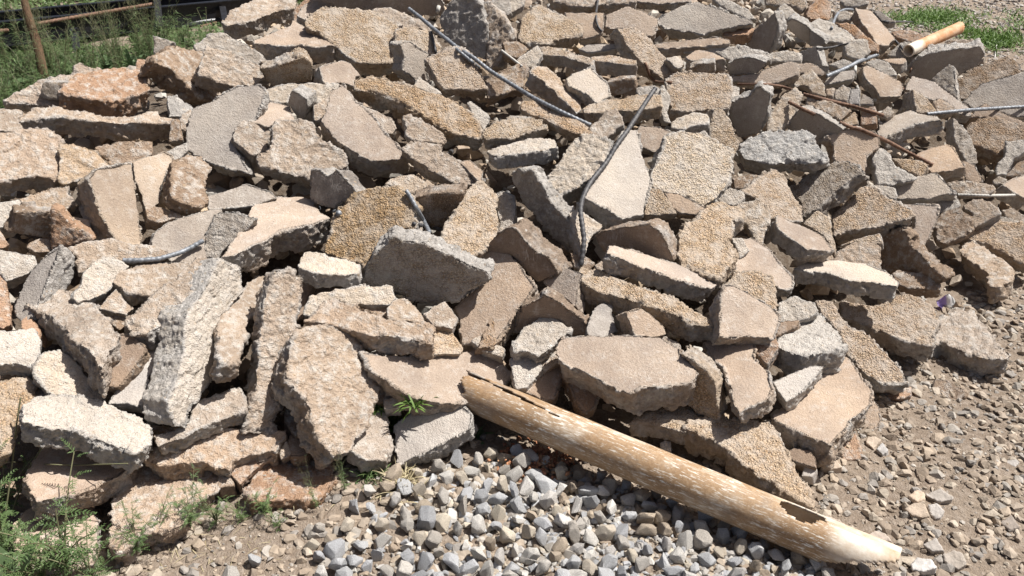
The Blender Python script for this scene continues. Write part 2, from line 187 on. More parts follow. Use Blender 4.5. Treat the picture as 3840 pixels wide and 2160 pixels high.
R pale | 2210,940 2320,950 2390,1070 2290,1150 2250,1040 | 0,20 | white rubbly piece beside the wide pebbly rubble chunk
R pale n=.04 | 2170,430 2330,480 2345,540 2260,615 2110,600 2060,545 | 0,20 | little white boulder right of the large round pebbly boulder
R brown | 2220,340 2400,300 2490,310 2340,450 2240,450 | 0,30 | dark brown piece below the blue-grey boulder
R sand n=.03 | 2250,620 2480,565 2580,640 2590,770 2510,1010 2450,970 2370,800 2240,770 | -10,30 | sandy pitted lump left of the rounded smooth-topped slab
R brown | 580,1080 760,1140 830,1200 740,1290 620,1230 | 0,30 | dark rubble at the foot of the tall twisted bar
R tan | 830,1220 900,1170 980,1260 900,1340 | 0,30 | tan fragment at the left end of the upper stacked beam
R pale n=.04 | -250,70 -150,30 150,-60 420,-50 445,30 300,60 0,95 -180,115 | 10,130 | pale flat-topped block right of the curved black bar
@ 3 1
R blue n=.1 | -290,40 -200,-40 0,-120 380,-130 470,-40 520,50 590,110 590,170 430,200 0,190 -240,140 | 10,110 | blue-grey rough boulder in the right half, brightest grey piece
P tan n=.05 a=45 | -240,470 -100,350 0,300 60,260 140,320 220,460 340,640 370,770 220,760 100,720 20,760 -90,570 | -20,20 | pebbly slab split by a dark groove, below the blue-grey boulder
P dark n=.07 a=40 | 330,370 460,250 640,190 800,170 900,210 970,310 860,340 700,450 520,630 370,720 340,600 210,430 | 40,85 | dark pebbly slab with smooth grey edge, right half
R pale n=.04 | 1020,90 1060,50 1130,40 1210,100 1270,200 1400,300 1490,340 1300,390 1250,420 1100,400 1080,220 | -20,30 | slanting white chunk right of the tall smooth tan slab
S tan n=.06 | 1500,95 1650,40 1800,0 1860,30 1930,140 1990,230 1780,270 1650,285 1600,240 | 5,105 | smooth tan chunk at the lower tip of the long brown bar
P sand | 1240,140 1550,170 1600,230 1520,330 1340,240 | 0,30 | sandy piece with a flat ledge left of the brown bar's tip
S tan n=.04 | 1950,160 2080,210 2160,370 2090,400 1990,360 | 0,30 | smooth tan spur right of the chunk at the brown bar's tip
S pale n=.08 | 1290,400 1420,350 1640,290 1700,305 1770,370 1890,490 1700,530 1630,550 1270,555 1310,480 | 5,60 | pale smooth block lying across the right half, faint white streak on top
R grey n=.06 a=20 | 1690,550 1890,490 1940,620 1850,670 1730,690 | 0,20 | grey rough lump at the right end of the pale streaked block
P tan n=.06 | 640,720 760,610 830,520 980,420 1070,440 1200,540 1370,620 1470,720 1220,790 1000,840 780,880 680,910 | 15,120 | big triangular pebbly slab with a straight groove along its lower side
R pale n=.04 | 960,405 1130,405 1280,440 1295,520 1265,560 1060,450 | 0,20 | white flake above the big triangular pebbly slab
S tan n=.03 | 1350,610 1720,615 1700,760 1640,880 1565,1060 1400,910 1480,830 1470,720 | -10,20 | smooth pinkish slab right of the big triangular pebbly slab
S tan n=.08 | 100,700 220,770 400,840 550,930 650,1075 480,1060 400,1055 270,965 120,860 90,770 | -95,130 | rounded smooth-topped slab with a rough speckled underside
P sand n=.05 a=35 | 345,800 500,670 600,740 675,1000 665,1085 550,910 450,850 | 0,10 | pebbly pointed piece behind the rounded smooth-topped slab
R tan n=.03 | 440,1190 680,1090 870,980 1060,1000 1130,1040 1145,1200 1110,1270 880,1210 560,1180 | 0,30 | flat rough slab behind the knife-edged slab
P sand n=.02 | 690,1030 860,960 1120,900 1150,1010 870,990 | 0,20 | sandy strip under the grooved triangular slab
R brown n=.07 a=40 | 1130,930 1280,855 1370,890 1440,1010 1560,1160 1770,1340 1700,1410 1500,1300 1280,1260 1200,1310 1130,1240 | 40,-10 | dark brown pyramid-shaped chunk at the right side of the heap
R brown n=.08 | 1250,1310 1300,1260 1560,1300 1730,1390 1720,1460 1420,1450 1330,1420 | 0,60 | small brown block at the foot of the pyramid-shaped chunk
S pale n=.11 | 280,1240 400,1200 700,1170 950,1200 1180,1280 1300,1380 1290,1430 1100,1400 820,1370 640,1295 400,1275 | -30,140 | flat knife-edged pale slab with a dark slit along its front
R brown n=.05 | 1690,780 1740,690 1900,640 2065,730 2050,850 1980,920 1790,1000 1700,960 | 0,20 | dark brown boulder beside the right-hand shadow hollow
R tan n=.04 | 1950,620 2060,560 2230,570 2310,640 2340,700 2260,750 2190,780 2060,840 2060,700 | 0,20 | tan block with a white top near the right edge
S tan n=.05 | 2370,410 2480,340 2640,290 2700,420 2640,560 2500,490 | -120,80 | smooth-topped block at the right edge beside the short pale bar
R tan | 1790,390 2000,370 2260,410 2290,450 2230,510 1920,510 1850,460 | 0,30 | flat rough slab behind the short pale bar
R pale n=.07 a=25 | 2390,-30 2576,-40 2600,60 2480,140 2400,300 2300,310 2290,230 2380,130 | 0,10 | white rubble tongue hanging near the right edge
P tan n=.04 | 1935,920 2080,840 2280,780 2576,800 2700,850 2700,1180 2500,1175 2330,1060 2100,970 1950,955 | 0,90 | broad pebbly slab at the right edge above the low block
R tan n=.09 | 1920,1050 1970,1000 2060,960 2200,1040 2450,1230 2440,1370 2340,1430 2220,1430 2205,1290 2000,1150 | -5,150 | cube-like block with a shaded front at the right foot of the heap
R grey n=.02 | 2270,740 2380,730 2590,800 2420,860 2340,800 | 0,20 | grey chips behind the broad pebbly slab
R tan | 2340,660 2460,640 2600,720 2600,840 2430,770 | 0,20 | tan stone at the right edge under the smooth-topped block
R brown | 2400,240 2600,150 2640,300 2480,330 2380,320 | 0,20 | brown stone in the shade behind the white rubble tongue
R sand | 2250,370 2320,320 2410,350 2370,400 2280,410 | 0,20 | small pinkish stone beside the white rubble tongue
@ 0 2
R tan n=.12 | 260,170 370,40 600,15 720,60 870,110 980,200 1040,290 1130,360 1190,470 1170,560 1090,660 1020,830 930,680 830,570 700,440 570,310 400,230 | 50,260 | heavy block with white rough top and dark shaded long side, left front
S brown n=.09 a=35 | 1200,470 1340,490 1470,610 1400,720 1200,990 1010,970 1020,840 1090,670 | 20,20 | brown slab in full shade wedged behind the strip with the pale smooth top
S rust n=.04 a=30 | 210,330 280,270 350,330 410,430 400,510 220,420 | 10,20 | orange-brown smooth corner under the heavy white-topped block
R tan n=.14 | 1300,280 1650,-10 1870,-200 2000,-310 2060,-290 2160,-170 2130,0 2050,100 1900,240 1700,340 1500,440 1340,440 1270,340 | 60,165 | long rough block slanting up to a smooth orange-tan end, left front
S pale n=.06 | 1085,1165 1200,1000 1400,720 1480,600 1700,450 1720,560 1620,690 1500,900 1460,1060 1440,1190 1280,1150 | 15,95 | pale strip-like slab with a brown front end, between the left front blocks
R pale n=.13 a=54 s=P | 2090,-30 2200,-270 2400,-180 2425,60 2320,180 2230,300 2195,450 2215,740 2150,900 2070,1000 2010,1130 1920,1220 1890,1370 1780,1360 1700,1120 1800,900 1870,600 1880,290 | -270,20 | tall white block with a pebbly left side, left front
R tan n=.09 | 2430,70 2500,-60 2620,-130 2760,-90 2740,60 2640,200 2500,300 2480,470 2440,580 2420,710 2370,740 2220,750 2190,600 2200,430 2240,270 | -70,190 | tall tan block just right of the tall white block
R pale n=.1 | -60,430 100,440 330,425 400,520 390,640 360,740 310,790 150,750 -60,760 | -10,105 | white boulder with a brown underside at the left picture edge
P sand n=.08 a=35 | -60,950 160,910 280,880 320,950 370,1090 280,1200 220,1310 170,1460 100,1640 -60,1700 | 0,40 | sandy pebbly boulder at the left edge, below the white boulder
R pale n=.07 | 340,870 370,740 450,640 600,630 800,780 870,900 960,920 1040,1140 950,1180 600,1160 540,1090 430,980 | -25,50 | rough pinkish-white block under the heavy white-topped block
R pale n=.14 a=45 | 240,1340 270,1180 390,1100 600,1085 880,1110 1090,1190 1280,1270 1420,1330 1510,1420 1490,1560 1350,1640 1000,1520 740,1430 400,1390 | -10,50 | big whitish broken block low at the left, above the flat front slabs
R tan n=.1 | 1560,1460 1810,1420 1920,1320 1930,1150 2100,1110 2250,1050 2400,1000 2450,1120 2470,1230 2200,1330 1960,1430 1800,1520 1600,1590 | 10,120 | tan block with a straight smooth front under the tall white block
R tan n=.03 | 1000,200 1170,0 1270,130 1350,200 1270,270 1100,225 | -10,30 | small rough wedge in the hollow behind the heavy white-topped block
R brown | 1030,240 1290,255 1330,330 1200,420 1140,370 | 0,20 | dark piece at the bottom of the hollow behind the heavy block
R brown n=.03 | 1480,1380 1820,1390 1780,1500 1600,1480 | 0,40 | grey-brown piece in shade at the foot of the tall white block
R brown n=.02 | 330,950 560,1090 420,1140 350,1100 | 0,40 | reddish shaded piece between the left edge boulders
@ 1 2
R tan n=.1 a=25 | 140,0 200,-160 330,-155 460,-100 440,100 410,380 390,560 350,700 330,850 290,1020 240,1250 190,1410 0,1420 -110,1420 0,1000 50,600 80,300 100,100 | -55,0 | narrow tall slab standing on end beside the deep dark gap
R pale n=.1 | 490,260 560,80 650,40 900,20 1150,-20 1340,-10 1390,90 1340,160 1130,175 1000,160 820,140 700,140 560,280 | 0,45 | white rough block lying on the long pinkish block
R tan n=.1 a=35 | 1330,180 1400,100 1500,95 1600,180 1690,300 1690,345 1480,320 1320,300 | -15,30 | whitish-tan lump on top of the long pinkish block's right half
S brown n=.07 | 1000,160 1330,130 1340,300 1200,260 | -10,30 | brown shaded face under the white block on the long pinkish block
R pink n=.14 | 490,330 620,250 690,130 800,110 1000,170 1320,300 1690,340 1795,390 1770,545 1650,530 1400,490 1180,470 900,400 640,340 | 5,135 | long pinkish block with a smooth brown front, centre front
R tan n=.15 a=38 | 335,880 360,600 400,480 550,390 700,390 850,430 1040,540 1095,650 1200,750 1220,960 1180,1150 1120,1360 950,1600 780,1690 640,1500 560,1200 400,1000 | -115,60 | large rounded tan slab leaning at the centre front, orange stain on its right
S tan n=.06 a=38 | 1080,650 1300,685 1550,690 1730,660 2130,640 2200,620 2400,680 2480,780 2580,870 2500,950 2470,1040 2000,1160 1760,1140 1550,1070 1390,970 1330,910 1200,840 | -25,55 | wide smooth tan slab behind the grass tuft at the centre front
R tan n=.07 a=30 | 1680,260 1780,200 1900,140 2030,310 1980,410 1800,370 | -10,20 | crumbly tan stone at the right end of the long pinkish block
P sand n=.05 a=35 | 1760,510 1780,370 1960,420 2090,600 2060,660 1760,660 | -10,20 | pebbly chunk with a white right edge above the wide smooth slab
S pale n=.1 a=35 | 1400,1375 1500,1310 1700,1200 1850,1150 2020,1145 2160,1270 2130,1420 1960,1520 1780,1610 1470,1770 1420,1730 | 15,20 | pale cracked block at the upper end of the big pipe
R tan n=.08 a=35 | 1110,1360 1150,1240 1280,1225 1310,1320 1370,1600 1330,1740 1100,1720 950,1620 | -10,20 | tan chunk between the large rounded tan slab and the grass tuft
R tan n=.05 | 1280,1120 1450,1080 1450,1200 1290,1210 | 0,30 | small tan stone behind the grass tuft
R pale n=.06 | 2170,530 2250,480 2500,600 2470,690 2280,630 | 0,20 | white thin rubble piece at the right end of the wide smooth slab
R brown n=.02 | 1200,990 1490,1030 1400,1140 1230,1150 | 0,20 | dark stone in the hole left of the grass tuft
R brown n=.02 a=30 | 290,1200 400,1150 450,1280 520,1440 400,1500 280,1330 | 0,20 | dark stone in the gap below the large rounded tan slab
S brown | 460,-60 620,-60 520,100 480,300 420,330 | 0,20 | shaded slab right of the narrow tall standing slab
@ 2 2
P brown n=.05 a=35 | -330,590 -200,300 0,60 150,0 200,60 100,170 20,290 -60,460 -180,590 | -10,20 | brown pebbly rubble piece leaning on the smooth slab behind the triangular chunk
S brown n=.09 a=35 | 20,440 110,190 270,120 330,70 440,120 570,230 680,310 760,380 750,470 560,490 300,430 | 20,-100 | shaded brown chunk with a bright jagged rim, above the twin white stones
R pale n=.12 a=35 | 5,550 130,380 290,310 420,290 500,340 580,420 570,450 480,500 400,600 260,690 150,620 30,640 | 0,30 | white rough stone, larger of the two left of the main front slab
R pale n=.12 a=35 | -10,720 80,655 170,660 290,740 300,830 250,880 150,990 40,1005 10,860 | 0,30 | white rough stone, smaller of the two, just above the big pipe
R tan n=.05 | 280,700 460,570 490,740 320,850 | 0,20 | grey-tan stone under the larger white rough stone
S brown n=.06 a=35 | 110,1015 250,880 480,750 530,850 420,1110 330,1120 | -5,20 | smooth brown slab in shade above the big pipe
S brown n=.06 a=35 | 475,850 520,790 640,880 880,1060 820,1190 720,1250 640,1150 600,1000 | -5,15 | brown slab in the hollow right under the main front slab
S tan n=.17 | 465,650 500,530 660,485 1000,480 1480,500 1660,600 1700,690 1790,750 1855,860 1800,930 1500,985 1290,990 1190,1050 1050,1010 850,890 640,800 500,730 | -5,205 | main flat slab of the front right, white scratches on its smooth top
S tan n=.11 a=35 s=R | 1150,240 1300,205 1400,270 1520,380 1550,460 1400,490 1240,475 | -140,15 | small block with a smooth pinkish face on the slit behind the main front slab
S grey n=.07 a=35 | 755,400 830,200 900,150 1010,180 1000,260 1060,430 920,490 770,480 | -10,20 | grey smooth stone in shade left of the small pink-faced block
S tan n=.06 a=40 | 310,-80 400,-150 560,-195 700,-140 660,-30 640,190 560,130 400,30 | 85,60 | pale small block with a dark right side, left of the stacked beams
P sand n=.1 | 640,-110 730,-205 900,-180 1150,-70 1400,10 1600,80 1800,210 2085,350 2060,410 1800,340 1500,210 1200,120 1000,70 760,-20 | -20,145 | long beam with a golden pebbly top and grey front, lower of the stacked pair
S tan n=.09 a=38 | 2110,60 2140,-30 2240,-20 2400,70 2600,180 2690,280 2660,400 2620,500 2400,480 2250,500 2085,490 2110,260 | -50,25 | smooth orange-tan square slab at the right end of the stacked beams
P sand n=.13 a=35 s=R | 1685,670 1790,720 1960,850 2060,1000 2070,1320 1990,1320 1850,1240 1690,1080 1800,1000 1860,880 1800,770 | 110,-115 | curved chunk with white top and pebbly belly behind the main front slab
S tan n=.08 a=45 | 1930,560 2080,495 2290,540 2430,535 2450,600 2430,690 2490,760 2580,850 2610,1000 2560,1110 2350,1200 2290,1260 2220,1160 2190,980 2140,800 2020,690 | 0,105 | smooth tan slab with two dirt marks right of the curved white-topped chunk
P sand n=.09 | 1180,1370 1250,1290 1500,1220 1640,1110 1850,1250 2010,1320 1830,1380 1740,1440 1600,1410 1350,1340 | -5,120 | pebbly block under the right tip of the main front slab
R tan n=.04 | 1440,490 1560,490 1700,560 1680,660 1500,560 | 0,20 | crumbs of tan rubble behind the main front slab's right corner
R rust n=.02 | 2450,520 2640,450 2680,600 2560,760 2450,640 | 0,20 | reddish pebbly bit between the smooth slab and the white-topped cube
@ 3 2
R pale n=.12 | 50,550 200,420 430,270 540,260 660,400 765,560 700,625 500,650 330,665 150,610 | -30,225 | cube-like block with sunny white top in the lower right
S tan n=.16 a=45 | 60,1300 240,1080 500,850 700,690 800,710 880,820 1010,980 1040,1050 1010,1170 860,1290 700,1490 640,1560 450,1490 250,1400 | -20,100 | big smooth pale-tan slab nearest the right-hand gravel
S pale n=.1 | 55,940 200,870 430,785 560,790 420,950 280,1090 180,1150 100,1020 | -25,60 | pale smooth piece behind the big slab nearest the right-hand gravel
P tan n=.07 | 720,150 780,130 1100,185 1330,60 1500,95 1680,200 1705,350 1650,470 1640,580 1500,555 1240,470 1100,420 900,340 770,280 | 0,175 | pebbly pink-tan slab with a smooth shaded front, right foot of the heap
P tan n=.06 | 480,130 600,160 690,200 730,260 830,390 950,430 1060,530 1200,660 1300,760 1370,860 1400,950 1160,960 1000,870 860,720 770,580 700,420 600,320 540,260 | -50,90 | elongated pebbly slab pointing down right toward the gravel
R pale n=.08 a=30 | 105,150 280,70 350,110 440,130 490,230 440,270 300,330 140,340 105,290 | 0,20 | round grey-white stone just above the sunny white-topped cube
S brown n=.05 | 80,490 105,340 320,320 290,390 | 0,30 | brown stone in shade under the round grey-white stone
R tan n=.02 | 1645,600 1690,420 1760,300 1860,205 2060,230 2150,340 2260,450 2320,590 2425,650 2430,710 2200,700 1900,610 1750,540 | 0,185 | separate layered boulder on the right-hand gravel with a pebble on top
R sand n=.17 | 1965,405 2010,365 2090,400 2060,450 1970,435 | 0,15 | little stone sitting on the separate layered boulder
R rust n=.01 | 1140,1020 1180,965 1370,955 1440,1000 1430,1075 1350,1110 1210,1110 | 0,55 | crumbly orange-brown stone on the gravel at lower right
R brown n=.01 | 1665,950 1690,915 1800,930 1900,990 2005,1050 1950,1110 1850,1135 1720,1135 1670,1030 | 0,20 | dark flat-faced stone with a pale edge on the right-hand gravel
S tan n=.08 | 1030,1090 1120,1200 1130,1350 1050,1440 900,1520 860,1330 1010,1180 | 0,40 | tan piece under the right side of the big slab nearest the gravel
@ 0 3
S pink n=.04 a=50 | 270,480 330,330 380,220 450,100 700,90 1060,110 1300,190 1340,260 1290,350 1200,430 960,530 890,570 600,640 370,690 320,560 290,460 | 6,65 | flat smooth slab under the big whitish block, thin weed stalk lying across it
S pink n=.02 a=45 | 170,900 260,790 400,720 600,640 890,575 920,680 950,800 980,900 970,1050 940,1250 960,1310 700,1400 200,1340 150,1100 | 5,50 | lowest flat pinkish slab at the left corner, half covered by ferny weeds
R pink n=.06 | 1460,270 1560,180 1760,95 1980,0 2300,-45 2576,-50 2850,-20 2860,60 2750,200 2500,240 2320,300 2300,370 2170,360 2080,300 1940,310 1700,330 | 0,110 | flat rough slab above the cleft slab, left front, rusty slab at its right
R pink n=.03 a=45 | 1150,700 1150,570 1230,440 1450,285 1700,300 1940,310 2150,370 2190,480 2180,590 1940,720 1850,900 1700,980 1400,1010 1350,1100 1210,1200 1120,1150 1110,1000 1140,850 | 10,90 | rough pink slab right of the black cleft at the lower left
R rust n=.05 | 2310,230 2576,180 2750,100 2770,200 2640,310 2510,440 2420,530 2330,420 | 0,60 | pale orange lump touching the upper left corner of the rusty slab
R brown n=.01 | 2180,420 2320,390 2360,530 2200,560 | 0,40 | brown stone in the hole between the rough pink slab and the rusty slab
@ 1 3
R rust n=.04 a=50 | -130,560 -20,430 100,310 300,255 560,225 720,240 765,310 780,450 710,600 600,670 400,660 0,680 | 0,120 | rusty orange slab lying on the weedy ground at the front
S brown n=.03 a=35 | 310,150 370,-10 470,-40 525,100 510,230 350,235 | 0,20 | dark smooth triangle in the gap behind the rusty orange slab
R sand n=.05 a=20 | 235,200 305,85 350,220 250,270 | 5,10 | little pale shard standing at the back of the rusty orange slab
@ 2 3
P sand n=.1 | 1740,-40 1800,-120 2000,-130 2300,-130 2576,-90 2680,0 2790,250 2950,500 3020,740 2850,650 2580,490 2470,450 2330,310 2150,140 1950,40 | -40,190 | large pebbly slab with a shaded front right behind the big pipe
R pale n=.04 | 1490,110 1540,80 1600,95 1600,190 1520,170 | 0,20 | tiny white stone between the big pipe and the large pebbly slab
@ 3 3
R rust n=.1 a=35 | 640,215 760,100 880,10 940,200 985,250 780,275 640,250 | 0,10 | orange stone squeezed under the big slab nearest the right-hand gravel
S brown n=.02 | 200,190 270,160 420,190 480,260 490,370 250,285 | 0,20 | thin brown slab in shade between the pebbly slab and the big pale-tan slab
S grey n=.02 k=stone | 340,440 370,350 490,370 440,450 | 0,20 | grey stone in shade beside the tip of the large pebbly slab
S sand n=.02 k=stone | 530,330 600,260 680,270 750,350 620,370 530,360 | 0,40 | faceted sandy stone half shaded under the big pale-tan slab
R sand k=stone | 1000,40 1080,40 1140,75 1060,170 980,100 | 0,30 | sandy stone right of the orange stone squeezed under the big slab
R grey k=stone | 1090,170 1150,100 1210,180 1150,225 | 0,30 | grey stone right of the sandy stone near the big pale-tan slab
R sand k=stone | 1380,770 1480,710 1570,720 1630,840 1560,860 1450,830 | 0,40 | sandy stone with a dark lower face, one of a pair mid-gravel
R grey k=stone | 1610,730 1700,710 1780,790 1740,860 1680,870 1630,810 | 0,30 | mottled grey stone touching the sandy dark-faced stone mid-gravel
R grey k=stone | 1590,620 1740,560 1860,650 1850,680 1740,700 1600,645 | 0,40 | flat banded grey stone above the sandy and grey pair
R sand k=stone | 1420,640 1500,580 1570,610 1580,670 1490,690 | 0,40 | pinkish stone left of the flat banded grey stone
R pale k=stone | 1440,1330 1500,1260 1640,1280 1690,1360 1560,1400 1460,1380 | 0,40 | rounded whitish stone just right of the big pipe's lower end
R grey k=stone | 1760,1230 1870,1190 1960,1220 2000,1330 1910,1380 1800,1310 | -5,40 | oval grey-tan stone right of the rounded whitish stone
R dark k=stone | 2340,910 2450,830 2530,950 2430,980 | 0,40 | dark grey pointed stone farthest right in the lower gravel
R tan k=stone | 940,1070 1080,990 1180,1020 1240,1095 1080,1100 | 0,30 | flat pinkish stone on the gravel beside the broken pipe end
R tan k=stone | 570,840 720,880 930,1080 900,1110 700,1010 | 0,20 | long reddish stone lying next to the hole in the big pipe
R grey k=stone | 2380,310 2460,240 2530,300 2490,350 | 0,30 | grey pyramid stone at the right edge of the stony ground
R sand k=stone | 2210,320 2270,260 2350,300 2310,340 | 0,30 | sandy stone left of the grey pyramid stone
R sand k=stone | 2130,1040 2250,1030 2330,1110 2230,1130 | 0,30 | sandy stone below the dark grey pointed stone
R grey k=stone | 1560,1130 1690,1060 1770,1190 1650,1200 | 0,30 | grey faceted stone above the rounded whitish stone
"""
import bpy, bmesh, math, random
import numpy as np
from mathutils import Vector, Matrix
from mathutils.geometry import tessellate_polygon
from mathutils.bvhtree import BVHTree
R = math.radians
random.seed(7); rng = np.random.default_rng(11)
sc = bpy.context.scene
col = sc.collection
QUAL = 0.0016; DBG = False

# ------------------------------------------------------------------ camera
CAM = Vector((0, 0, 1.7)); PITCH = R(28.4); HF = math.tan(R(30))
FW = Vector((0, math.cos(PITCH), -math.sin(PITCH))); RT = Vector((1, 0, 0)); UP = Vector((0, math.sin(PITCH), math.cos(PITCH)))
cd = bpy.data.cameras.new('camera'); cam = bpy.data.objects.new('camera', cd); col.objects.link(cam)
cam.location = CAM; cam.rotation_euler = (math.pi/2 - PITCH, 0, 0)
cd.sensor_width = 36; cd.angle = R(60); cd.clip_start = 0.05; cd.clip_end = 500
sc.camera = cam

def ray(gx, gy):                       # survey frame: 10304 x 5796 units over the view
    u = (gx/10304 - .5)*2*HF; v = (2898 - gy)/10304*2*HF
    return FW + RT*u + UP*v
def dray(x, y): return ray(x*4, y*4)
def on_ground(x, y, z=0.0):
    r = dray(x, y); k = (z - CAM.z)/r.z
    return CAM + r*k

# ------------------------------------------------------------------ numpy noise
_perm = rng.permutation(256); _perm = np.concatenate([_perm, _perm, _perm])
_g = rng.normal(size=(256, 3)); _g /= np.linalg.norm(_g, axis=1)[:, None]
def gnoise(P):
    i = np.floor(P).astype(np.int64); f = P - i; i &= 255
    w = f*f*f*(f*(f*6-15)+10); out = np.zeros(len(P))
    for dx in (0, 1):
        for dy in (0, 1):
            for dz in (0, 1):
                h = _perm[_perm[_perm[(i[:,0]+dx)&255]+((i[:,1]+dy)&255)]+((i[:,2]+dz)&255)]
                d = ((f-np.array((dx,dy,dz)))*_g[h]).sum(1)
                out += d*(w[:,0] if dx else 1-w[:,0])*(w[:,1] if dy else 1-w[:,1])*(w[:,2] if dz else 1-w[:,2])
    return out
def facets(P):
    i0 = np.floor(P).astype(np.int64); best = np.full(len(P), 1e9); val = np.zeros(len(P))
    for dx in (-1, 0, 1):
        for dy in (-1, 0, 1):
            for dz in (-1, 0, 1):
                c = i0+np.array((dx, dy, dz)); h = _perm[_perm[_perm[c[:,0]&255]+(c[:,1]&255)]+(c[:,2]&255)]
                o = c+.5+_g[h]*.42; q = P-o; dd = (q*q).sum(1); m = dd < best
                best[m] = dd[m]; val[m] = ((q*_g[(h*7+13)&255]).sum(1)*.9+_g[(h*3+5)&255][:,0]*.55)[m]
    return val
def ridged(P): return 1 - 2*np.abs(gnoise(P))*1.6

# ------------------------------------------------------------------ the heap's height above the ground
FOOT_D = [(-400,1455),(0,1425),(260,1395),(420,1365),(640,1275),(900,1205),(1100,1175),(1300,1140),(1700,1185),(2030,1300),(2180,1150),(2290,950),(2420,810),(2560,730),(2750,640),(3100,420),(2950,330),(2500,225),(2250,140),(2160,50)]
FOOT = [on_ground(*p).xy for p in FOOT_D] + [Vector(p) for p in ((1.9,12.5),(-.8,11),(-2.1,7.3),(-2.95,5.4),(-3.6,4.0),(-3.4,1.5))]
FA = np.array([tuple(p) for p in FOOT]); FB = np.roll(FA, -1, axis=0)
def inside_dist(x, y):
    """vectorised signed distance (positive inside) to the footprint"""
    P = np.stack([np.atleast_1d(x), np.atleast_1d(y)], 1).astype(float)
    best = np.full(len(P), 1e9); ins = np.zeros(len(P), bool)
    for a, b in zip(FA, FB):
        ab = b-a; t = np.clip(((P-a)@ab)/(ab@ab), 0, 1)
        best = np.minimum(best, np.linalg.norm(P-(a+t[:,None]*ab), axis=1))
        c = (a[1] > P[:,1]) != (b[1] > P[:,1])
        xi = (b[0]-a[0])*(P[:,1]-a[1])/((b[1]-a[1]) or 1e-9)+a[0]
        ins ^= c & (P[:,0] < xi)
    return np.where(ins, best, -best)
def Hh(x, y):
    d = np.maximum(inside_dist(x, y), 0)
    return 1.0*(1-np.exp(-d*.86))
_K = np.arange(1.6, 16, .02)
def march(gx, gy):
    r = ray(gx, gy); z = CAM.z + r.z*_K
    h = Hh(r.x*_K, r.y*_K)
    j = np.argmax(z < h)
    return float(_K[j]) if (z < h).any() else 12.0

# ------------------------------------------------------------------ materials
def mat(name):
    m = bpy.data.materials.new(name); m.use_nodes = True
    nt = m.node_tree; nt.nodes.clear()
    return m, nt
class NT:
    def __init__(s, nt): s.nt = nt
    def n(s, t, **k):
        o = s.nt.nodes.new(t)
        for a, v in k.items():
            if a.startswith('i_'):
                key = a[2:]; key = int(key) if key.isdigit() else key.replace('_', ' ')
                o.inputs[key].default_value = v
            else: setattr(o, a, v)
        return o
    def l(s, a, b): s.nt.links.new(a, b)
    def mix(s, f, a, b, mode='MIX'):
        o = s.nt.nodes.new('ShaderNodeMix'); o.data_type = 'RGBA'; o.blend_type = mode
        for i, x in ((0, f), (6, a), (7, b)):
            if hasattr(x, 'is_linked') or isinstance(x, bpy.types.NodeSocket): s.l(x, o.inputs[i])
            else: o.inputs[i].default_value = x if i == 0 else (*x, 1)[:4]
        return o.outputs[2]
    def ramp(s, f, stops):
        o = s.nt.nodes.new('ShaderNodeValToRGB'); e = o.color_ramp.elements
        while len(e) < len(stops): e.new(.5)
        for q, (p, c) in zip(e, stops):
            q.position = p; q.color = (*c, 1) if len(c) == 3 else c
        s.l(f, o.inputs[0]); return o.outputs[0]
    def math(s, op, a, b=0.0, c=None):
        o = s.nt.nodes.new('ShaderNodeMath'); o.operation = op
        for i, x in enumerate((a, b) if c is None else (a, b, c)):
            if isinstance(x, bpy.types.NodeSocket): s.l(x, o.inputs[i])
            else: o.inputs[i].default_value = x
        return o.outputs[0]
    def noise(s, vec, scale, detail=4, rough=.55, out='Fac'):
        o = s.n('ShaderNodeTexNoise'); o.inputs['Scale'].default_value = scale; o.inputs['Detail'].default_value = detail
        o.inputs['Roughness'].default_value = rough
        if vec is not None: s.l(vec, o.inputs['Vector'])
        return o.outputs[out]
    def voro(s, vec, scale, feat='F1', rnd=1.0):
        o = s.n('ShaderNodeTexVoronoi', feature=feat); o.inputs['Scale'].default_value = scale; o.inputs['Randomness'].default_value = rnd
        s.l(vec, o.inputs['Vector']); return o
    def bump(s, h, strength, dist, nrm=None):
        o = s.n('ShaderNodeBump'); o.inputs['Strength'].default_value = strength; o.inputs['Distance'].default_value = dist
        s.l(h, o.inputs['Height'])
        if nrm is not None: s.l(nrm, o.inputs['Normal'])
        return o.outputs[0]
    def bsdf(s, colr, rough=.9, nrm=None, spec=.3, **k):
        b = s.n('ShaderNodeBsdfPrincipled')
        if isinstance(colr, bpy.types.NodeSocket): s.l(colr, b.inputs['Base Color'])
        else: b.inputs['Base Color'].default_value = (*colr, 1)
        if isinstance(rough, bpy.types.NodeSocket): s.l(rough, b.inputs['Roughness'])
        else: b.inputs['Roughness'].default_value = rough
        b.inputs['Specular IOR Level'].default_value = spec
        for a, v in k.items(): b.inputs[a.replace('_', ' ')].default_value = v
        if nrm is not None: s.l(nrm, b.inputs['Normal'])
        o = s.n('ShaderNodeOutputMaterial'); s.l(b.outputs[0], o.inputs[0]); return b

def coords(N):
    tc = N.n('ShaderNodeTexCoord'); oi = N.n('ShaderNodeObjectInfo')
    mul = N.n('ShaderNodeVectorMath', operation='SCALE'); mul.inputs[0].default_value = (37.1, 11.7, 53.3)
    N.l(oi.outputs['Random'], mul.inputs['Scale'])
    add = N.n('ShaderNodeVectorMath', operation='ADD'); N.l(tc.outputs['Object'], add.inputs[0]); N.l(mul.outputs[0], add.inputs[1])
    return add.outputs[0], oi

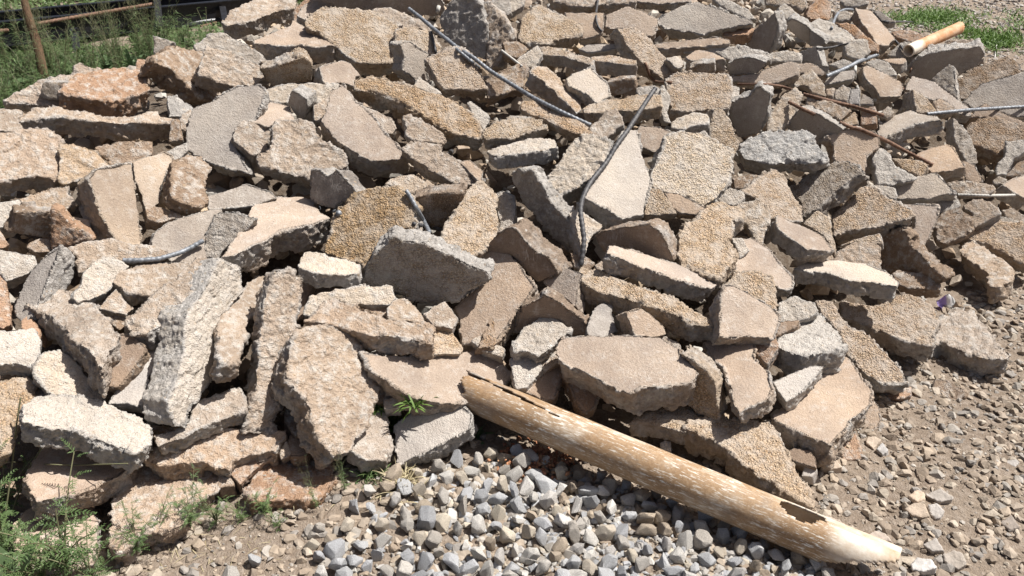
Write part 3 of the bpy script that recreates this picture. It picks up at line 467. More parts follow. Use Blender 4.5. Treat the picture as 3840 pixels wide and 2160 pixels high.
def vm0(N, V):
    wv = N.n('ShaderNodeTexNoise'); wv.inputs['Scale'].default_value = 11; N.l(V, wv.inputs['Vector'])
    vm = N.n('ShaderNodeVectorMath', operation='MULTIPLY_ADD'); N.l(wv.outputs['Color'], vm.inputs[0]); vm.inputs[1].default_value = (.13,.13,.13); N.l(V, vm.inputs[2]); return vm.outputs[0]
def concrete(style):
    m, nt = mat('concrete_'+style); N = NT(nt)
    V, oi = coords(N); tint = oi.outputs['Color']
    at = N.n('ShaderNodeAttribute', attribute_name='face'); fk = at.outputs['Fac']
    at2 = N.n('ShaderNodeAttribute', attribute_type='OBJECT', attribute_name='paleness'); pale = at2.outputs['Fac']
    # broken surface: mortar with aggregate
    n1 = N.noise(V, 9, 5, .6); n2 = N.noise(V, 55, 5, .65)
    vo = N.voro(V, 75); vs = N.n('ShaderNodeSeparateColor'); N.l(vo.outputs['Color'], vs.inputs[0])
    greyc = N.mix(N.ramp(n2, [(.3, (0,0,0)), (.7, (1,1,1))]), (.32,.295,.27), (.60,.57,.535))
    warm = N.mix(N.ramp(n2, [(.3, (0,0,0)), (.72, (1,1,1))]), N.mix(1.0, tint, (.72,.70,.66), 'MULTIPLY'), N.mix(1.0, tint, (1.2,1.18,1.15), 'MULTIPLY'))
    wsel = N.math('ADD', N.math('MULTIPLY', N.math('SUBTRACT', n1, .5), 2.6), pale)
    brk = N.mix(N.ramp(wsel, [(.25, (0,0,0)), (.75, (1,1,1))]), warm, greyc)
    peb = N.ramp(vs.outputs[0], [(0, (.50,.40,.28)), (.25, (.62,.60,.56)), (.5, (.34,.30,.26)), (.75, (.50,.36,.22)), (.95, (.70,.68,.64))])
    pm = N.math('MULTIPLY', N.ramp(vs.outputs[1], [(.70, (0,0,0)), (.74, (1,1,1))]), N.ramp(vo.outputs['Distance'], [(.32, (1,1,1)), (.42, (0,0,0))]))
    brk = N.mix(N.math('MULTIPLY', pm, .55), brk, peb)
    hb = N.math('ADD', N.math('MULTIPLY', N.noise(V, 38, 6, .7), 1.0), N.math('MULTIPLY', N.noise(V, 120, 4, .7), .6))
    # face
    f1 = N.noise(V, 5, 4, .6); f2 = N.noise(V, 260, 2, .6); f3 = N.noise(V, 30, 5, .7)
    if style == 'smooth':
        c = N.mix(N.ramp(f1, [(.32, (0,0,0)), (.68, (1,1,1))]), N.mix(1.0, tint, (.84,.83,.83), 'MULTIPLY'), N.mix(1.0, tint, (1.12,1.08,1.02), 'MULTIPLY'))
        c = N.mix(N.ramp(f2, [(.40, (.5,.5,.5)), (.62, (0,0,0))]), c, N.mix(1.0, c, (.66,.64,.62), 'MULTIPLY'))
        c = N.mix(N.math('MULTIPLY', N.ramp(f3, [(.52, (0,0,0)), (.70, (1,1,1))]), .5), c, (.54,.50,.455))
        st = N.noise(V, 2.6, 6, .72); c = N.mix(N.math('MULTIPLY', N.ramp(st, [(.50, (0,0,0)), (.60, (1,1,1))]), .42), c, N.mix(1.0, c, (.66,.62,.60), 'MULTIPLY'))
        pt = N.voro(V, 34); c = N.mix(N.ramp(pt.outputs['Distance'], [(.05, (.8,.8,.8)), (.10, (0,0,0))]), c, (.17,.135,.105))
        mp = N.n('ShaderNodeMapping'); N.l(V, mp.inputs[0]); mp.inputs['Rotation'].default_value = (.4,.9,.7); mp.inputs['Scale'].default_value = (14, 14, 1.6)
        sm = N.noise(mp.outputs[0], 3.2, 2, .5); band = N.math('ABSOLUTE', N.math('SUBTRACT', sm, .5))
        scr = N.math('MULTIPLY', N.ramp(band, [(.004, (1,1,1)), (.012, (0,0,0))]), N.ramp(N.noise(V, 7, 2), [(.55, (0,0,0)), (.62, (1,1,1))]))
        c = N.mix(N.math('MULTIPLY', scr, .5), c, (.66,.62,.56))
        hf = N.math('ADD', N.math('ADD', N.math('MULTIPLY', f2, .45), N.math('MULTIPLY', N.noise(V, 120, 3, .7), .6)), N.math('MULTIPLY', f3, .5)); fd = .0050
    elif style == 'pebbly':
        wv = N.n('ShaderNodeTexNoise'); wv.inputs['Scale'].default_value = 60; N.l(V, wv.inputs['Vector'])
        vm = N.n('ShaderNodeVectorMath', operation='MULTIPLY_ADD'); N.l(wv.outputs['Color'], vm.inputs[0]); vm.inputs[1].default_value = (.012,.012,.012); N.l(V, vm.inputs[2])
        v2 = N.voro(vm.outputs[0], 185); s2 = N.n('ShaderNodeSeparateColor'); N.l(v2.outputs['Color'], s2.inputs[0])
        pc = N.ramp(s2.outputs[0], [(0, (.62,.56,.46)), (.22, (1.25,1.16,1.0)), (.42, (.95,.86,.70)), (.62, (1.35,1.28,1.2)), (.8, (.78,.60,.40)), (.97, (1.05,1.05,1.05))])
        c = N.mix(1.0, tint, pc, 'MULTIPLY')
        mort = N.mix(1.0, tint, (.70,.64,.56), 'MULTIPLY')
        c = N.mix(N.ramp(v2.outputs['Distance'], [(.46, (0,0,0)), (.62, (1,1,1))]), c, mort)
        gm = N.ramp(N.math('ADD', N.math('MULTIPLY', N.noise(V, 14, 4, .7), .6), N.math('MULTIPLY', f3, .4)), [(.44, (0,0,0)), (.60, (1,1,1))])
        c = N.mix(N.math('MULTIPLY', gm, .85), c, N.mix(f2, N.mix(1.0, tint, (.95,.94,.93), 'MULTIPLY'), (.50,.46,.41)))
        hf = N.math('ADD', N.math('MULTIPLY', N.math('MULTIPLY', N.math('SUBTRACT', 1.0, v2.outputs['Distance']), N.math('ADD', N.math('MULTIPLY', s2.outputs[1], .8), .3)), N.math('SUBTRACT', 1.0, N.math('MULTIPLY', gm, .75))), N.math('ADD', N.math('MULTIPLY', f3, 1.3), N.math('MULTIPLY', N.noise(V, 90, 4, .7), .9))); fd = .0105
    else:
        c = N.mix(N.ramp(f1, [(.3, (0,0,0)), (.7, (1,1,1))]), N.mix(1.0, tint, (.80,.78,.75), 'MULTIPLY'), N.mix(1.0, tint, (1.16,1.14,1.1), 'MULTIPLY'))
        c = N.mix(N.ramp(f3, [(.47, (0,0,0)), (.66, (.8,.8,.8))]), c, (.60,.565,.52))
        c = N.mix(N.ramp(f2, [(.40, (.5,.5,.5)), (.60, (0,0,0))]), c, N.mix(1.0, c, (.62,.58,.54), 'MULTIPLY'))
        c = N.mix(N.math('MULTIPLY', pm, .35), c, peb)
        hf = N.math('ADD', N.math('MULTIPLY', f3, 1.0), N.math('MULTIPLY', f2, .35)); fd = .019
    colr = N.mix(fk, brk, c)
    # dust settled in the hollows is a lighter mortar colour
    h = N.math('ADD', N.math('MULTIPLY', hb, N.math('MULTIPLY', N.math('SUBTRACT', 1.0, fk), .022)), N.math('MULTIPLY', hf, N.math('MULTIPLY', fk, fd)))
    nrm = N.bump(h, .9, 1.0)
    N.bsdf(colr, .92, nrm, .2)
    return m
MAT = {'S': concrete('smooth'), 'P': concrete('pebbly'), 'R': concrete('rough')}

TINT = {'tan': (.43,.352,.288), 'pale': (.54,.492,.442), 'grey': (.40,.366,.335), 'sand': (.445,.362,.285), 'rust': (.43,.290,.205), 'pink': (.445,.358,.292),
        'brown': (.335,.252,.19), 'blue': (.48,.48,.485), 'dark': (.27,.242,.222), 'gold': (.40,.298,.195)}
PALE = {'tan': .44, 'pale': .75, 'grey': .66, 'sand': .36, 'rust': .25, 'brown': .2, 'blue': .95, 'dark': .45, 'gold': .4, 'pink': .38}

# ------------------------------------------------------------------ broken concrete pieces
tmp_me = bpy.data.meshes.new('working_mesh'); tmp = bpy.data.objects.new('working', tmp_me); col.objects.link(tmp)
rm = tmp.modifiers.new('remesh', 'REMESH'); rm.mode = 'VOXEL'; rm.use_smooth_shade = True
HEAP = []                                # finished objects, linked at the end
def jitter_poly(P2, step, amp):
    out = []; n = len(P2)
    for i in range(n):
        a, b = P2[i], P2[(i+1) % n]; L = np.linalg.norm(b-a); k = max(1, int(L/step))
        nn = np.array((b[1]-a[1], a[0]-b[0]))/max(L, 1e-6)
        for j in range(k):
            p = a+(b-a)*(j/k)
            if j: p = p+nn*random.gauss(0, amp)
            out.append(p)
    return np.array(out)
def chunk(style, tint, pts, ext, nudge=0.0, ang=None, side='R', kind=None, depth=None):
    pts = np.array(pts, float); ext = np.array(ext, float)
    c2 = pts.mean(0)
    pts = c2+(pts-c2)*1.035
    d = march(*c2); d = 4.55 if d > 5.6 else d
    if DBG: print('DBG', round(d,2), [round(q) for q in c2/4])
    hb = float(Hh(*((CAM+ray(*c2)*d).xy))[0])
    scale = 8927/d; L = max(6.0, float(np.hypot(*ext)))
    x_, y_ = pts.T; apx = abs(.5*np.sum(x_*np.roll(y_,-1)-np.roll(x_,-1)*y_)); ssz = math.sqrt(apx)/scale
    t0 = min(.11, .46*ssz)
    s = math.asin(min(L/(t0*scale), .85)) if ang is None else R(ang)
    s = min(max(s, R(22) if ext[1] > 0 and ang is None else R(14)), R(58))
    t = min(max(L/(scale*math.sin(s)), .055), .24)
    if kind == 'stone': t = min(t, .07)
    else: t = max(t, min(.10, .4*ssz))
    if hb < .04:                       # stands on open ground: its visible height decides how far off the ground its top is
        r_ = ray(*c2); d = (CAM.z-max(L, 25)/scale/.80)/-r_.z; nudge = 0
    d -= nudge*(.3+.45*min(1, hb/.25)) + (0 if hb < .04 else min(.06, .5*t*math.cos(s))*min(1, hb/.2))
    A = CAM + ray(*c2)*d
    tc = (CAM-A).normalized(); e = (RT*ext[0] - UP*ext[1]).normalized()
    e = (e - tc*e.dot(tc)).normalized()
    nv = (tc*math.cos(s) - e*math.sin(s)).normalized()
    if ext[1] >= 0: nv = (nv + Vector((0,0,1))*.14).normalized()
    P3 = []
    for g in pts:
        r = ray(*g); k = (A-CAM).dot(nv)/r.dot(nv); k = min(max(k, d*.8), d*1.25)
        P3.append(CAM + r*k)
    X = e - nv*e.dot(nv); X.normalize(); Y = nv.cross(X)
    P2 = np.array([((p-A).dot(X), (p-A).dot(Y)) for p in P3])
    vox = QUAL*d
    if kind == 'stone': vox *= .7
    size = math.sqrt(abs(.5*np.sum(P2[:,0]*np.roll(P2[:,1],-1)-np.roll(P2[:,0],-1)*P2[:,1])))
    P2 = jitter_poly(P2, max(.022, size*.09), min(.003, size*.009))
    n = len(P2); cen = P2.mean(0)
    sh = np.array((random.uniform(-.12,.12), random.uniform(-.12,.12)))*t
    B2 = cen + (P2-cen)*random.uniform(.93, 1.0) + sh + np.repeat(rng.normal(0, min(.007, size*.022), ((n+2)//3, 2)), 3, axis=0)[:n]
    O = A - nv*t*.5
    def w(p, z): return A + X*float(p[0]) + Y*float(p[1]) + nv*float(z) - O
    vs = [w(p, 0) for p in P2] + [w(p, -t*random.uniform(.92, 1.05)) for p in B2]
    tri = tessellate_polygon([[Vector((p[0], p[1], 0)) for p in P2]])
    fs = [tuple(f) for f in tri] + [tuple(n+i for i in reversed(f)) for f in tri]
    # orient sides so the shell is closed
    for i in range(n):
        j = (i+1) % n; fs.append((i, n+i, n+j, j))
    tmp_me.clear_geometry(); tmp_me.from_pydata([tuple(v) for v in vs], [], fs)
    bm = bmesh.new(); bm.from_mesh(tmp_me); bmesh.ops.recalc_face_normals(bm, faces=bm.faces); bm.to_mesh(tmp_me); bm.free()
    tmp_me.update(); rm.voxel_size = vox
    dg = bpy.context.evaluated_depsgraph_get(); dg.update()
    me = bpy.data.meshes.new_from_object(tmp.evaluated_get(dg))
    nvx = len(me.vertices)
    V = np.empty(nvx*3); me.vertices.foreach_get('co', V); V = V.reshape(-1, 3)
    Nn = np.empty(nvx*3); me.vertices.foreach_get('normal', Nn); Nn = Nn.reshape(-1, 3)
    na = np.array(nv); Xa = np.array(X); Ya = np.array(Y); A0 = np.array(A-O)
    rel = V-A0; hz = rel@na; q = np.stack([rel@Xa, rel@Ya], 1)
    isf = (Nn@na > .75) & (hz > -vox*1.6)
    ed = np.full(nvx, 1e9)
    idx = np.where(isf)[0]; Q = q[idx]; best = np.full(len(idx), 1e9)
    for i in range(n):
        a = P2[i]; ab = P2[(i+1) % n]-a; tt = np.clip(((Q-a)@ab)/max(ab@ab, 1e-12), 0, 1)
        best = np.minimum(best, np.linalg.norm(Q-(a+tt[:,None]*ab), axis=1))
    ed[idx] = best
    off = rng.uniform(0, 200, 3)
    W = V+off
    cn = gnoise(W*7)*1.1+gnoise(W*20)*.5
    cw = np.clip((.0042 if style == 'S' else .007)*(1+2.6*cn), .001, .035)*min(1.0, size/.16)
    ch = np.where(isf, np.clip(1-ed/cw, 0, 1), 0.0)
    fk = np.where(hz > -vox*2.5, np.clip((Nn@na-.45)/.35, 0, 1), 0.0)*np.where(isf, 1-np.clip(ch*1.6-.1, 0, 1), 1.0)
    low = gnoise(W*5)*.010 + gnoise(W*12)*.004
    W2 = W+np.stack([gnoise(W*30), gnoise(W*30+9), gnoise(W*30+21)], 1)*.006
    mid = facets(W2*17)*.0085 + facets(W2*44)*.0042 + gnoise(W*52)*.004 + ridged(W*80)*.0022
    hi = gnoise(W*105)*.0055
    k = min(1.0, size/.2)
    if style == 'S': fa = low*.35 + gnoise(W*30)*.0012
    elif style == 'P': fa = low*.7 + gnoise(W*30)*.004 + gnoise(W*95)*.004
    else: fa = low*.6 + mid*.55 + hi*.9
    sd = low*.9 + mid*1.15 + hi*1.1
    if style == 'S': sd = sd*.8
    if side == 'P': sd = low + gnoise(W*42)*.004 + gnoise(W*95)*.006
    if side == 'S': sd = low*.5+gnoise(W*40)*.002
    disp = (fa*fk + sd*(1-fk))*k
    Vn = V + Nn*disp[:,None] - na[None,:]*(ch**1.4*cw*.75)[:,None]
    me.vertices.foreach_set('co', Vn.reshape(-1))
    at = me.attributes.new('face', 'FLOAT', 'POINT'); at.data.foreach_set('value', fk.astype(np.float32))
    me.update(); me.shade_smooth()
    o = bpy.data.objects.new('concrete_chunk', me); o.location = O
    me.materials.clear(); me.materials.append(MAT[style])
    if kind == 'stone': me.materials[0] = None
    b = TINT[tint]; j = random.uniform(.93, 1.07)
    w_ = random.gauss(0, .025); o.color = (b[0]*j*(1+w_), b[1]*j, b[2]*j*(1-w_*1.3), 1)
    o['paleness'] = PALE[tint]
    if style == 'S' and tint == 'pale': o['paleness'] = .6
    return o, size

GROUP = 'broken concrete pieces of the rubble heap'
def name_piece(o, style, size, label, kind):
    if kind == 'stone': nm, cat, gr = 'ground_stone', 'stone', 'loose stones on the stony ground'
    elif size < .085: nm, cat, gr = 'concrete_fragment', 'concrete fragment', GROUP
    elif style == 'S': nm, cat, gr = 'concrete_slab', 'concrete slab', GROUP
    else: nm, cat, gr = 'concrete_chunk', 'concrete chunk', GROUP
    o.name = nm; o['kind'] = 'thing'; o['label'] = label; o['category'] = cat; o['group'] = gr
ox = oy = 0
for line in DATA.splitlines():
    line = line.strip()
    if not line: continue
    if line[0] == '@':
        _, a, b = line.split(); ox, oy = int(a)*2576, int(b)*1449; continue
    h, p, e, label = [q.strip() for q in line.split('|')]
    h = h.split(); opt = dict(q.split('=') for q in h[2:])
    pts = [(int(q.split(',')[0])+ox, int(q.split(',')[1])+oy) for q in p.split()]
    ext = tuple(int(q) for q in e.split(','))
    o, size = chunk(h[0], h[1], pts, ext, float(opt.get('n', 0)), float(opt['a']) if 'a' in opt else None, opt.get('s', 'R'), opt.get('k'))
    name_piece(o, h[0], size, label, opt.get('k'))
    HEAP.append(o)
bpy.data.objects.remove(tmp)
for o in HEAP: col.objects.link(o)
bpy.context.view_layer.update()
print('pieces', len(HEAP), 'verts', sum(len(o.data.vertices) for o in HEAP))

# one search tree over all pieces, for laying bars and weeds on them
vv = []; ff = []; base = 0
for o in HEAP:
    n = len(o.data.vertices); a = np.empty(n*3); o.data.vertices.foreach_get('co', a); a = a.reshape(-1, 3)+np.array(o.location)
    vv.append(a); ff += [tuple(base+i for i in p.vertices) for p in o.data.polygons]; base += n
TREE = BVHTree.FromPolygons([tuple(p) for p in np.concatenate(vv)], ff)
del ff
def surf(x, y, far=None):
    r = dray(x, y); L = r.length
    hit = TREE.ray_cast(CAM, r/L)
    dz = (0-CAM.z)/r.z if r.z < 0 else 30
    d = hit[3]/L if hit[0] is not None else 1e9
    return min(d, dz)

def link_mesh(name, verts, faces, m, smooth=True, parent=None):
    me = bpy.data.meshes.new(name); me.from_pydata([tuple(v) for v in verts], [], faces); me.update()
    if smooth: me.shade_smooth()
    if m: me.materials.append(m)
    o = bpy.data.objects.new(name, me); col.objects.link(o)
    if parent: o.parent = parent
    return o
def tag(o, label, cat, group=None):
    o['label'] = label; o['category'] = cat
    if group: o['group'] = group
    return o
# ------------------------------------------------------------------ ground
def soil(name, c1, c2, c3):
    m, nt = mat(name); N = NT(nt)
    tc = N.n('ShaderNodeTexCoord'); V = tc.outputs['Object']
    a = N.noise(V, 3, 5, .6); b = N.noise(V, 45, 5, .7); c = N.noise(V, 180, 3, .6)
    k = N.mix(N.ramp(a, [(.35, (0,0,0)), (.65, (1,1,1))]), c1, c2)
    k = N.mix(N.ramp(b, [(.45, (0,0,0)), (.7, (1,1,1))]), k, c3)
    h = N.math('ADD', b, N.math('MULTIPLY', c, .4))
    N.bsdf(k, .95, N.bump(h, .9, .012), .15); return m
M_soil = soil('stony_soil', (.21,.163,.125), (.275,.22,.17), (.34,.285,.235))
M_core = soil('heap_core', (.10,.075,.055), (.15,.115,.085), (.20,.17,.14))  # earth colour darkened, puts the shade of the deep gaps into it
def grid(name, x0, x1, y0, y1, st, zf, m):
    xs = np.arange(x0, x1+st/2, st); ys = np.arange(y0, y1+st/2, st)
    Xg, Yg = np.meshgrid(xs, ys); Z = zf(Xg.ravel(), Yg.ravel())
    nx = len(xs); ny = len(ys)
    V = np.stack([Xg.ravel(), Yg.ravel(), Z], 1)
    I = np.arange(nx*ny).reshape(ny, nx)
    F = np.stack([I[:-1,:-1].ravel(), I[:-1,1:].ravel(), I[1:,1:].ravel(), I[1:,:-1].ravel()], 1)
    return link_mesh(name, V, F.tolist(), m)
def gz(x, y):
    P = np.stack([x, y, 0*x], 1)
    return gnoise(P*1.3)*.03 + gnoise(P*9)*.008 + gnoise(P*30+5)*.006
def groundz(x, y):
    edge = np.clip((9.5-np.maximum(np.abs(x)*1.2, np.abs(y-5)*1.5))/2, 0, 1)
    return gz(x, y)*edge
g = grid('ground', -9, 9, -1, 15, .045, groundz, M_soil); g['kind'] = 'structure'
far = link_mesh('terrain', [(-300,-300,-.05),(300,-300,-.05),(300,400,-.05),(-300,400,-.05)], [(0,1,2,3)], M_soil); far['kind'] = 'structure'
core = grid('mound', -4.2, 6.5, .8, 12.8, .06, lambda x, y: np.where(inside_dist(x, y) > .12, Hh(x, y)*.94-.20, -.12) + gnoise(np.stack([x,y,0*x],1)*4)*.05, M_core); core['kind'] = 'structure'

# ------------------------------------------------------------------ light
w = bpy.data.worlds.new('World'); sc.world = w; w.use_nodes = True
nt = w.node_tree; nt.nodes.clear()
sky = nt.nodes.new('ShaderNodeTexSky'); sky.sky_type = 'NISHITA'; sky.sun_disc = False; sky.air_density = .7; sky.dust_density = 4.0
SUN = Vector((.56, .09, 1.0)).normalized()
sky.sun_elevation = math.asin(SUN.z); sky.sun_rotation = math.atan2(SUN.x, SUN.y)
bg = nt.nodes.new('ShaderNodeBackground'); bg.inputs[1].default_value = .05
ow = nt.nodes.new('ShaderNodeOutputWorld'); nt.links.new(sky.outputs[0], bg.inputs[0]); nt.links.new(bg.outputs[0], ow.inputs[0])
sl = bpy.data.lights.new('sun', 'SUN'); so = bpy.data.objects.new('sun', sl); col.objects.link(so)
sl.energy = 5.0; sl.angle = R(.53); sl.color = (1, .965, .91)
so.rotation_euler = SUN.to_track_quat('Z', 'Y').to_euler()
sc.view_settings.view_transform = 'Standard'; sc.view_settings.look = 'None'; sc.view_settings.gamma = 1
sc.view_settings.exposure = 0.59
# ------------------------------------------------------------------ crushed stone, rubble filler, stony ground
def hull(n, sx, sy, sz, detail=0, rnd=.25):
    bm = bmesh.new()
    for _ in range(n):
        v = Vector((random.gauss(0,1), random.gauss(0,1), random.gauss(0,1))).normalized()*random.uniform(1-rnd, 1)
        bm.verts.new((v.x*sx, v.y*sy, v.z*sz))
    r = bmesh.ops.convex_hull(bm, input=bm.verts)
    bmesh.ops.delete(bm, geom=[v for v in bm.verts if not v.link_faces], context='VERTS')
    bmesh.ops.dissolve_limit(bm, angle_limit=R(16), verts=bm.verts, edges=bm.edges)
    if detail:
        bmesh.ops.bevel(bm, geom=bm.edges[:]+bm.verts[:], offset=.09*min(sx,sy,sz), segments=2, affect='EDGES', profile=.6)
        bmesh.ops.triangulate(bm, faces=bm.faces)
        bmesh.ops.subdivide_edges(bm, edges=[e for e in bm.edges if e.calc_length() > .25*sx], cuts=2, use_grid_fill=True)
        bmesh.ops.triangulate(bm, faces=bm.faces)
    bmesh.ops.recalc_face_normals(bm, faces=bm.faces)
    return bm
def arrays(bm):
    bm.verts.index_update()
    bmesh.ops.triangulate(bm, faces=bm.faces)
    V = np.array([v.co[:] for v in bm.verts]); F = np.array([[v.index for v in f.verts] for f in bm.faces]); return V, F
def stone_mat(name, from_attr):
    m, nt = mat(name); N = NT(nt); V, oi = coords(N)
    if from_attr: base = N.n('ShaderNodeAttribute', attribute_name='tint').outputs['Color']
    else: base = oi.outputs['Color']
    a = N.noise(V, 22, 5, .65); b = N.noise(V, 130, 4, .6)
    c = N.mix(N.ramp(a, [(.35, (0,0,0)), (.65, (1,1,1))]), N.mix(1.0, base, (.78,.77,.75), 'MULTIPLY'), N.mix(1.0, base, (1.16,1.16,1.16), 'MULTIPLY'))
    c = N.mix(N.ramp(b, [(.55, (0,0,0)), (.75, (.7,.7,.7))]), c, N.mix(1.0, base, (1.4,1.36,1.3), 'MULTIPLY'))
    N.bsdf(c, .8, N.bump(N.math('ADD', a, N.math('MULTIPLY', b, .5)), .7, .006), .35); return m
M_stone = stone_mat('crushed_limestone', False)
for q in HEAP:
    if q['category'] == 'stone': q.data.materials.clear(); q.data.materials.append(M_stone)
M_stone = M_stone; M_stones = stone_mat('loose_stone', True)

def rotmats(n):
    q = rng.normal(size=(n,4)); q /= np.linalg.norm(q,axis=1)[:,None]; w,x,y,z = q.T
    return np.stack([np.stack([1-2*(y*y+z*z),2*(x*y-w*z),2*(x*z+w*y)],1),np.stack([2*(x*y+w*z),1-2*(x*x+z*z),2*(y*z-w*x)],1),np.stack([2*(x*z-w*y),2*(y*z+w*x),1-2*(x*x+y*y)],1)],1)
def scatter(name, pos, size, cols, templates, m, kind='stuff', flat=.75):
    n = len(pos); Rm = rotmats(n); which = rng.integers(0, len(templates), n)
    vs = []; fs = []; cs = []; base = 0
    for i in range(n):
        V, F = templates[which[i]]
        v = (V*size[i])@Rm[i].T; v[:,2] *= flat; v += pos[i]
        vs.append(v); fs.append(F+base); base += len(V); cs.append(np.repeat(np.append(cols[i],1)[None], len(V), 0))
    V = np.concatenate(vs); F = np.concatenate(fs)
    me = bpy.data.meshes.new(name); me.from_pydata(V, [], F.tolist()); me.update(); me.materials.append(m)
    a = me.color_attributes.new('tint', 'FLOAT_COLOR', 'POINT'); a.data.foreach_set('color', np.concatenate(cs).astype(np.float32).ravel())
    o = bpy.data.objects.new(name, me); col.objects.link(o); o['kind'] = kind; return o
TEMPL = [arrays(hull(random.randint(14,22), 1, random.uniform(.65,.9), random.uniform(.5,.75))) for _ in range(14)]
PAL_SOIL = np.array([(.31,.25,.195),(.36,.30,.24),(.27,.215,.165),(.34,.31,.275),(.40,.345,.28),(.29,.265,.24),(.35,.285,.22)])
PAL_GRAV = np.array([(.39,.395,.405),(.34,.345,.36),(.43,.435,.445),(.38,.385,.40),(.40,.375,.345),(.48,.46,.43),(.36,.33,.295),(.43,.38,.315),(.52,.50,.475),(.36,.30,.235),(.43,.41,.39),(.46,.41,.335)])
def cols(pal, n): return pal[rng.integers(0,len(pal),n)]*rng.uniform(.85,1.15,(n,1))
# footprint of the crushed-stone gravel patch (survey points on the ground)
GR_D = [(925,1245),(1060,1185),(1190,1165),(1330,1150),(1440,1190),(1560,1215),(1700,1275),(1860,1345),(2000,1400),(2130,1470),(2100,1560),(430,1560),(560,1440),(840,1330)]
GRV = np.array([tuple(on_ground(*p).xy) for p in GR_D])
def in_poly(P, poly):
    ins = np.zeros(len(P), bool); B = np.roll(poly,-1,axis=0)
    for a, b in zip(poly, B):
        c = (a[1] > P[:,1]) != (b[1] > P[:,1]); ins ^= c & (P[:,0] < (b[0]-a[0])*(P[:,1]-a[1])/((b[1]-a[1]) or 1e-9)+a[0])
    return ins
def poisson(P, r):
    keep = []; cell = {}
    for i, p in enumerate(P):
        k = (int(p[0]/r), int(p[1]/r)); ok = True
        for dx in (-1,0,1):
            for dy in (-1,0,1):
                for j in cell.get((k[0]+dx,k[1]+dy), ()):
                    if (P[j][0]-p[0])**2+(P[j][1]-p[1])**2 < r*r: ok = False
        if ok: cell.setdefault(k, []).append(i); keep.append(i)
    return P[keep]
lo, hi = GRV.min(0), GRV.max(0)
cand = rng.uniform(lo, hi, (9000,2)); cand = cand[in_poly(cand, GRV)]
# sparser towards the weedy left corner
u_left = np.clip((cand[:,0]+.66)/.60, .13, 1); cand = cand[rng.uniform(size=len(cand)) < u_left**2]
top = poisson(cand, .0405)
order = np.argsort(top[:,1]); rest = top[order][296:]; top = top[order][:296]
variants = []
for k in range(16):
    bm = hull(random.randint(14,21), 1, random.uniform(.68,.92), random.uniform(.58,.82), 1, .26)
    V, F = arrays(bm); V = V*.5
    V += np.array(bmesh_n := V/np.linalg.norm(V,axis=1)[:,None])*(gnoise(V*5+k*9)*.035+gnoise(V*13+k*3)*.015)[:,None]
    me = bpy.data.meshes.new('crushed_stone'); me.from_pydata(V, [], F.tolist()); me.update(); me.shade_smooth()
    me.set_sharp_from_angle(angle=R(24)) if hasattr(me, 'set_sharp_from_angle') else None
    me.materials.append(M_stone); variants.append(me)
for p in top:
    o = bpy.data.objects.new('crushed_stone', random.choice(variants)); col.objects.link(o)
    s = random.uniform(.049, .077)
    if random.random() < .12: s *= 1.2
    o.location = (p[0], p[1], s*.22+float(groundz(p[0:1], p[1:2])[0])+random.uniform(0,.012)); o.scale = (s*random.uniform(.9,1.2), s, s*random.uniform(.8,1.0))
    o.rotation_euler = (random.uniform(0,6.28), random.uniform(0,6.28), random.uniform(0,6.28))
    c = PAL_GRAV[rng.integers(len(PAL_GRAV))]*random.uniform(.88,1.18); o.color = (*c, 1); o['kind'] = 'thing'
    tag(o, 'palm-sized piece of crushed grey or tan stone in the gravel bed below the big pipe', 'stone', 'crushed stones of the gravel bed')
n = len(cand); k = rng.permutation(n)[:1300]
gp = np.concatenate([cand[k], rest]); gzv = groundz(gp[:,0], gp[:,1])
scatter('gravel', np.column_stack([gp, gzv+.004]), np.concatenate([rng.uniform(.010,.024,len(k)), rng.uniform(.026,.037,len(rest))]), cols(PAL_GRAV, len(gp))*.82, TEMPL, M_stones)
# stony ground everywhere else, finer with distance from the gravel bed
def scatter_ground(n, x0, x1, y0, y1, smin, smax, keep):
    P = np.column_stack([rng.uniform(x0,x1,n), rng.uniform(y0,y1,n)]); P = P[keep(P)]
    s = smin*(smax/smin)**(rng.uniform(size=len(P))**1.6)
    return P, s
notpile = lambda P: inside_dist(P[:,0], P[:,1]) < .10
P1, s1 = scatter_ground(52000, -1.6, 2.9, 1.35, 4.6, .004, .031, notpile)
kl = rng.uniform(size=len(P1)) < np.where(P1[:,0] < -.1, .8, 1.0); P1, s1 = P1[kl], s1[kl]
P2_, s2 = scatter_ground(34000, 1.5, 8, 4.0, 14, .010, .040, notpile)
pp = np.concatenate([P1, P2_]); ss = np.concatenate([s1, s2]); zz = groundz(pp[:,0], pp[:,1])
cc = cols(PAL_SOIL, len(pp))*.92; fa = pp[:,1] > 4.6; cc[fa] = cols(np.array([(.33,.30,.27),(.40,.37,.34),(.27,.24,.22),(.36,.31,.26)]), int(fa.sum()))
scatter('ground_gravel', np.column_stack([pp, zz+ss*.12]), ss, cc, TEMPL, M_stones, flat=.7)
# small rubble between and under the traced pieces
P3 = np.column_stack([rng.uniform(-3.4,5.5,15000), rng.uniform(1.5,9.5,15000)]); dI = inside_dist(P3[:,0],P3[:,1]); P3 = P3[dI > .03]; dI = dI[dI > .03]
z3 = np.maximum(Hh(P3[:,0],P3[:,1])*.95-.17, 0)
s3 = (.012+.07*rng.uniform(size=len(P3))**2.5)*np.clip(.35+dI*1.2, .3, 1)
PAL_R = np.array([(.34,.27,.21),(.38,.32,.26),(.36,.34,.31),(.28,.21,.15),(.42,.38,.33),(.40,.31,.22)])
scatter('rubble', np.column_stack([P3, z3+rng.uniform(-.02,.05,len(P3))]), s3, cols(PAL_R,len(P3)), TEMPL, M_stones, flat=.9)

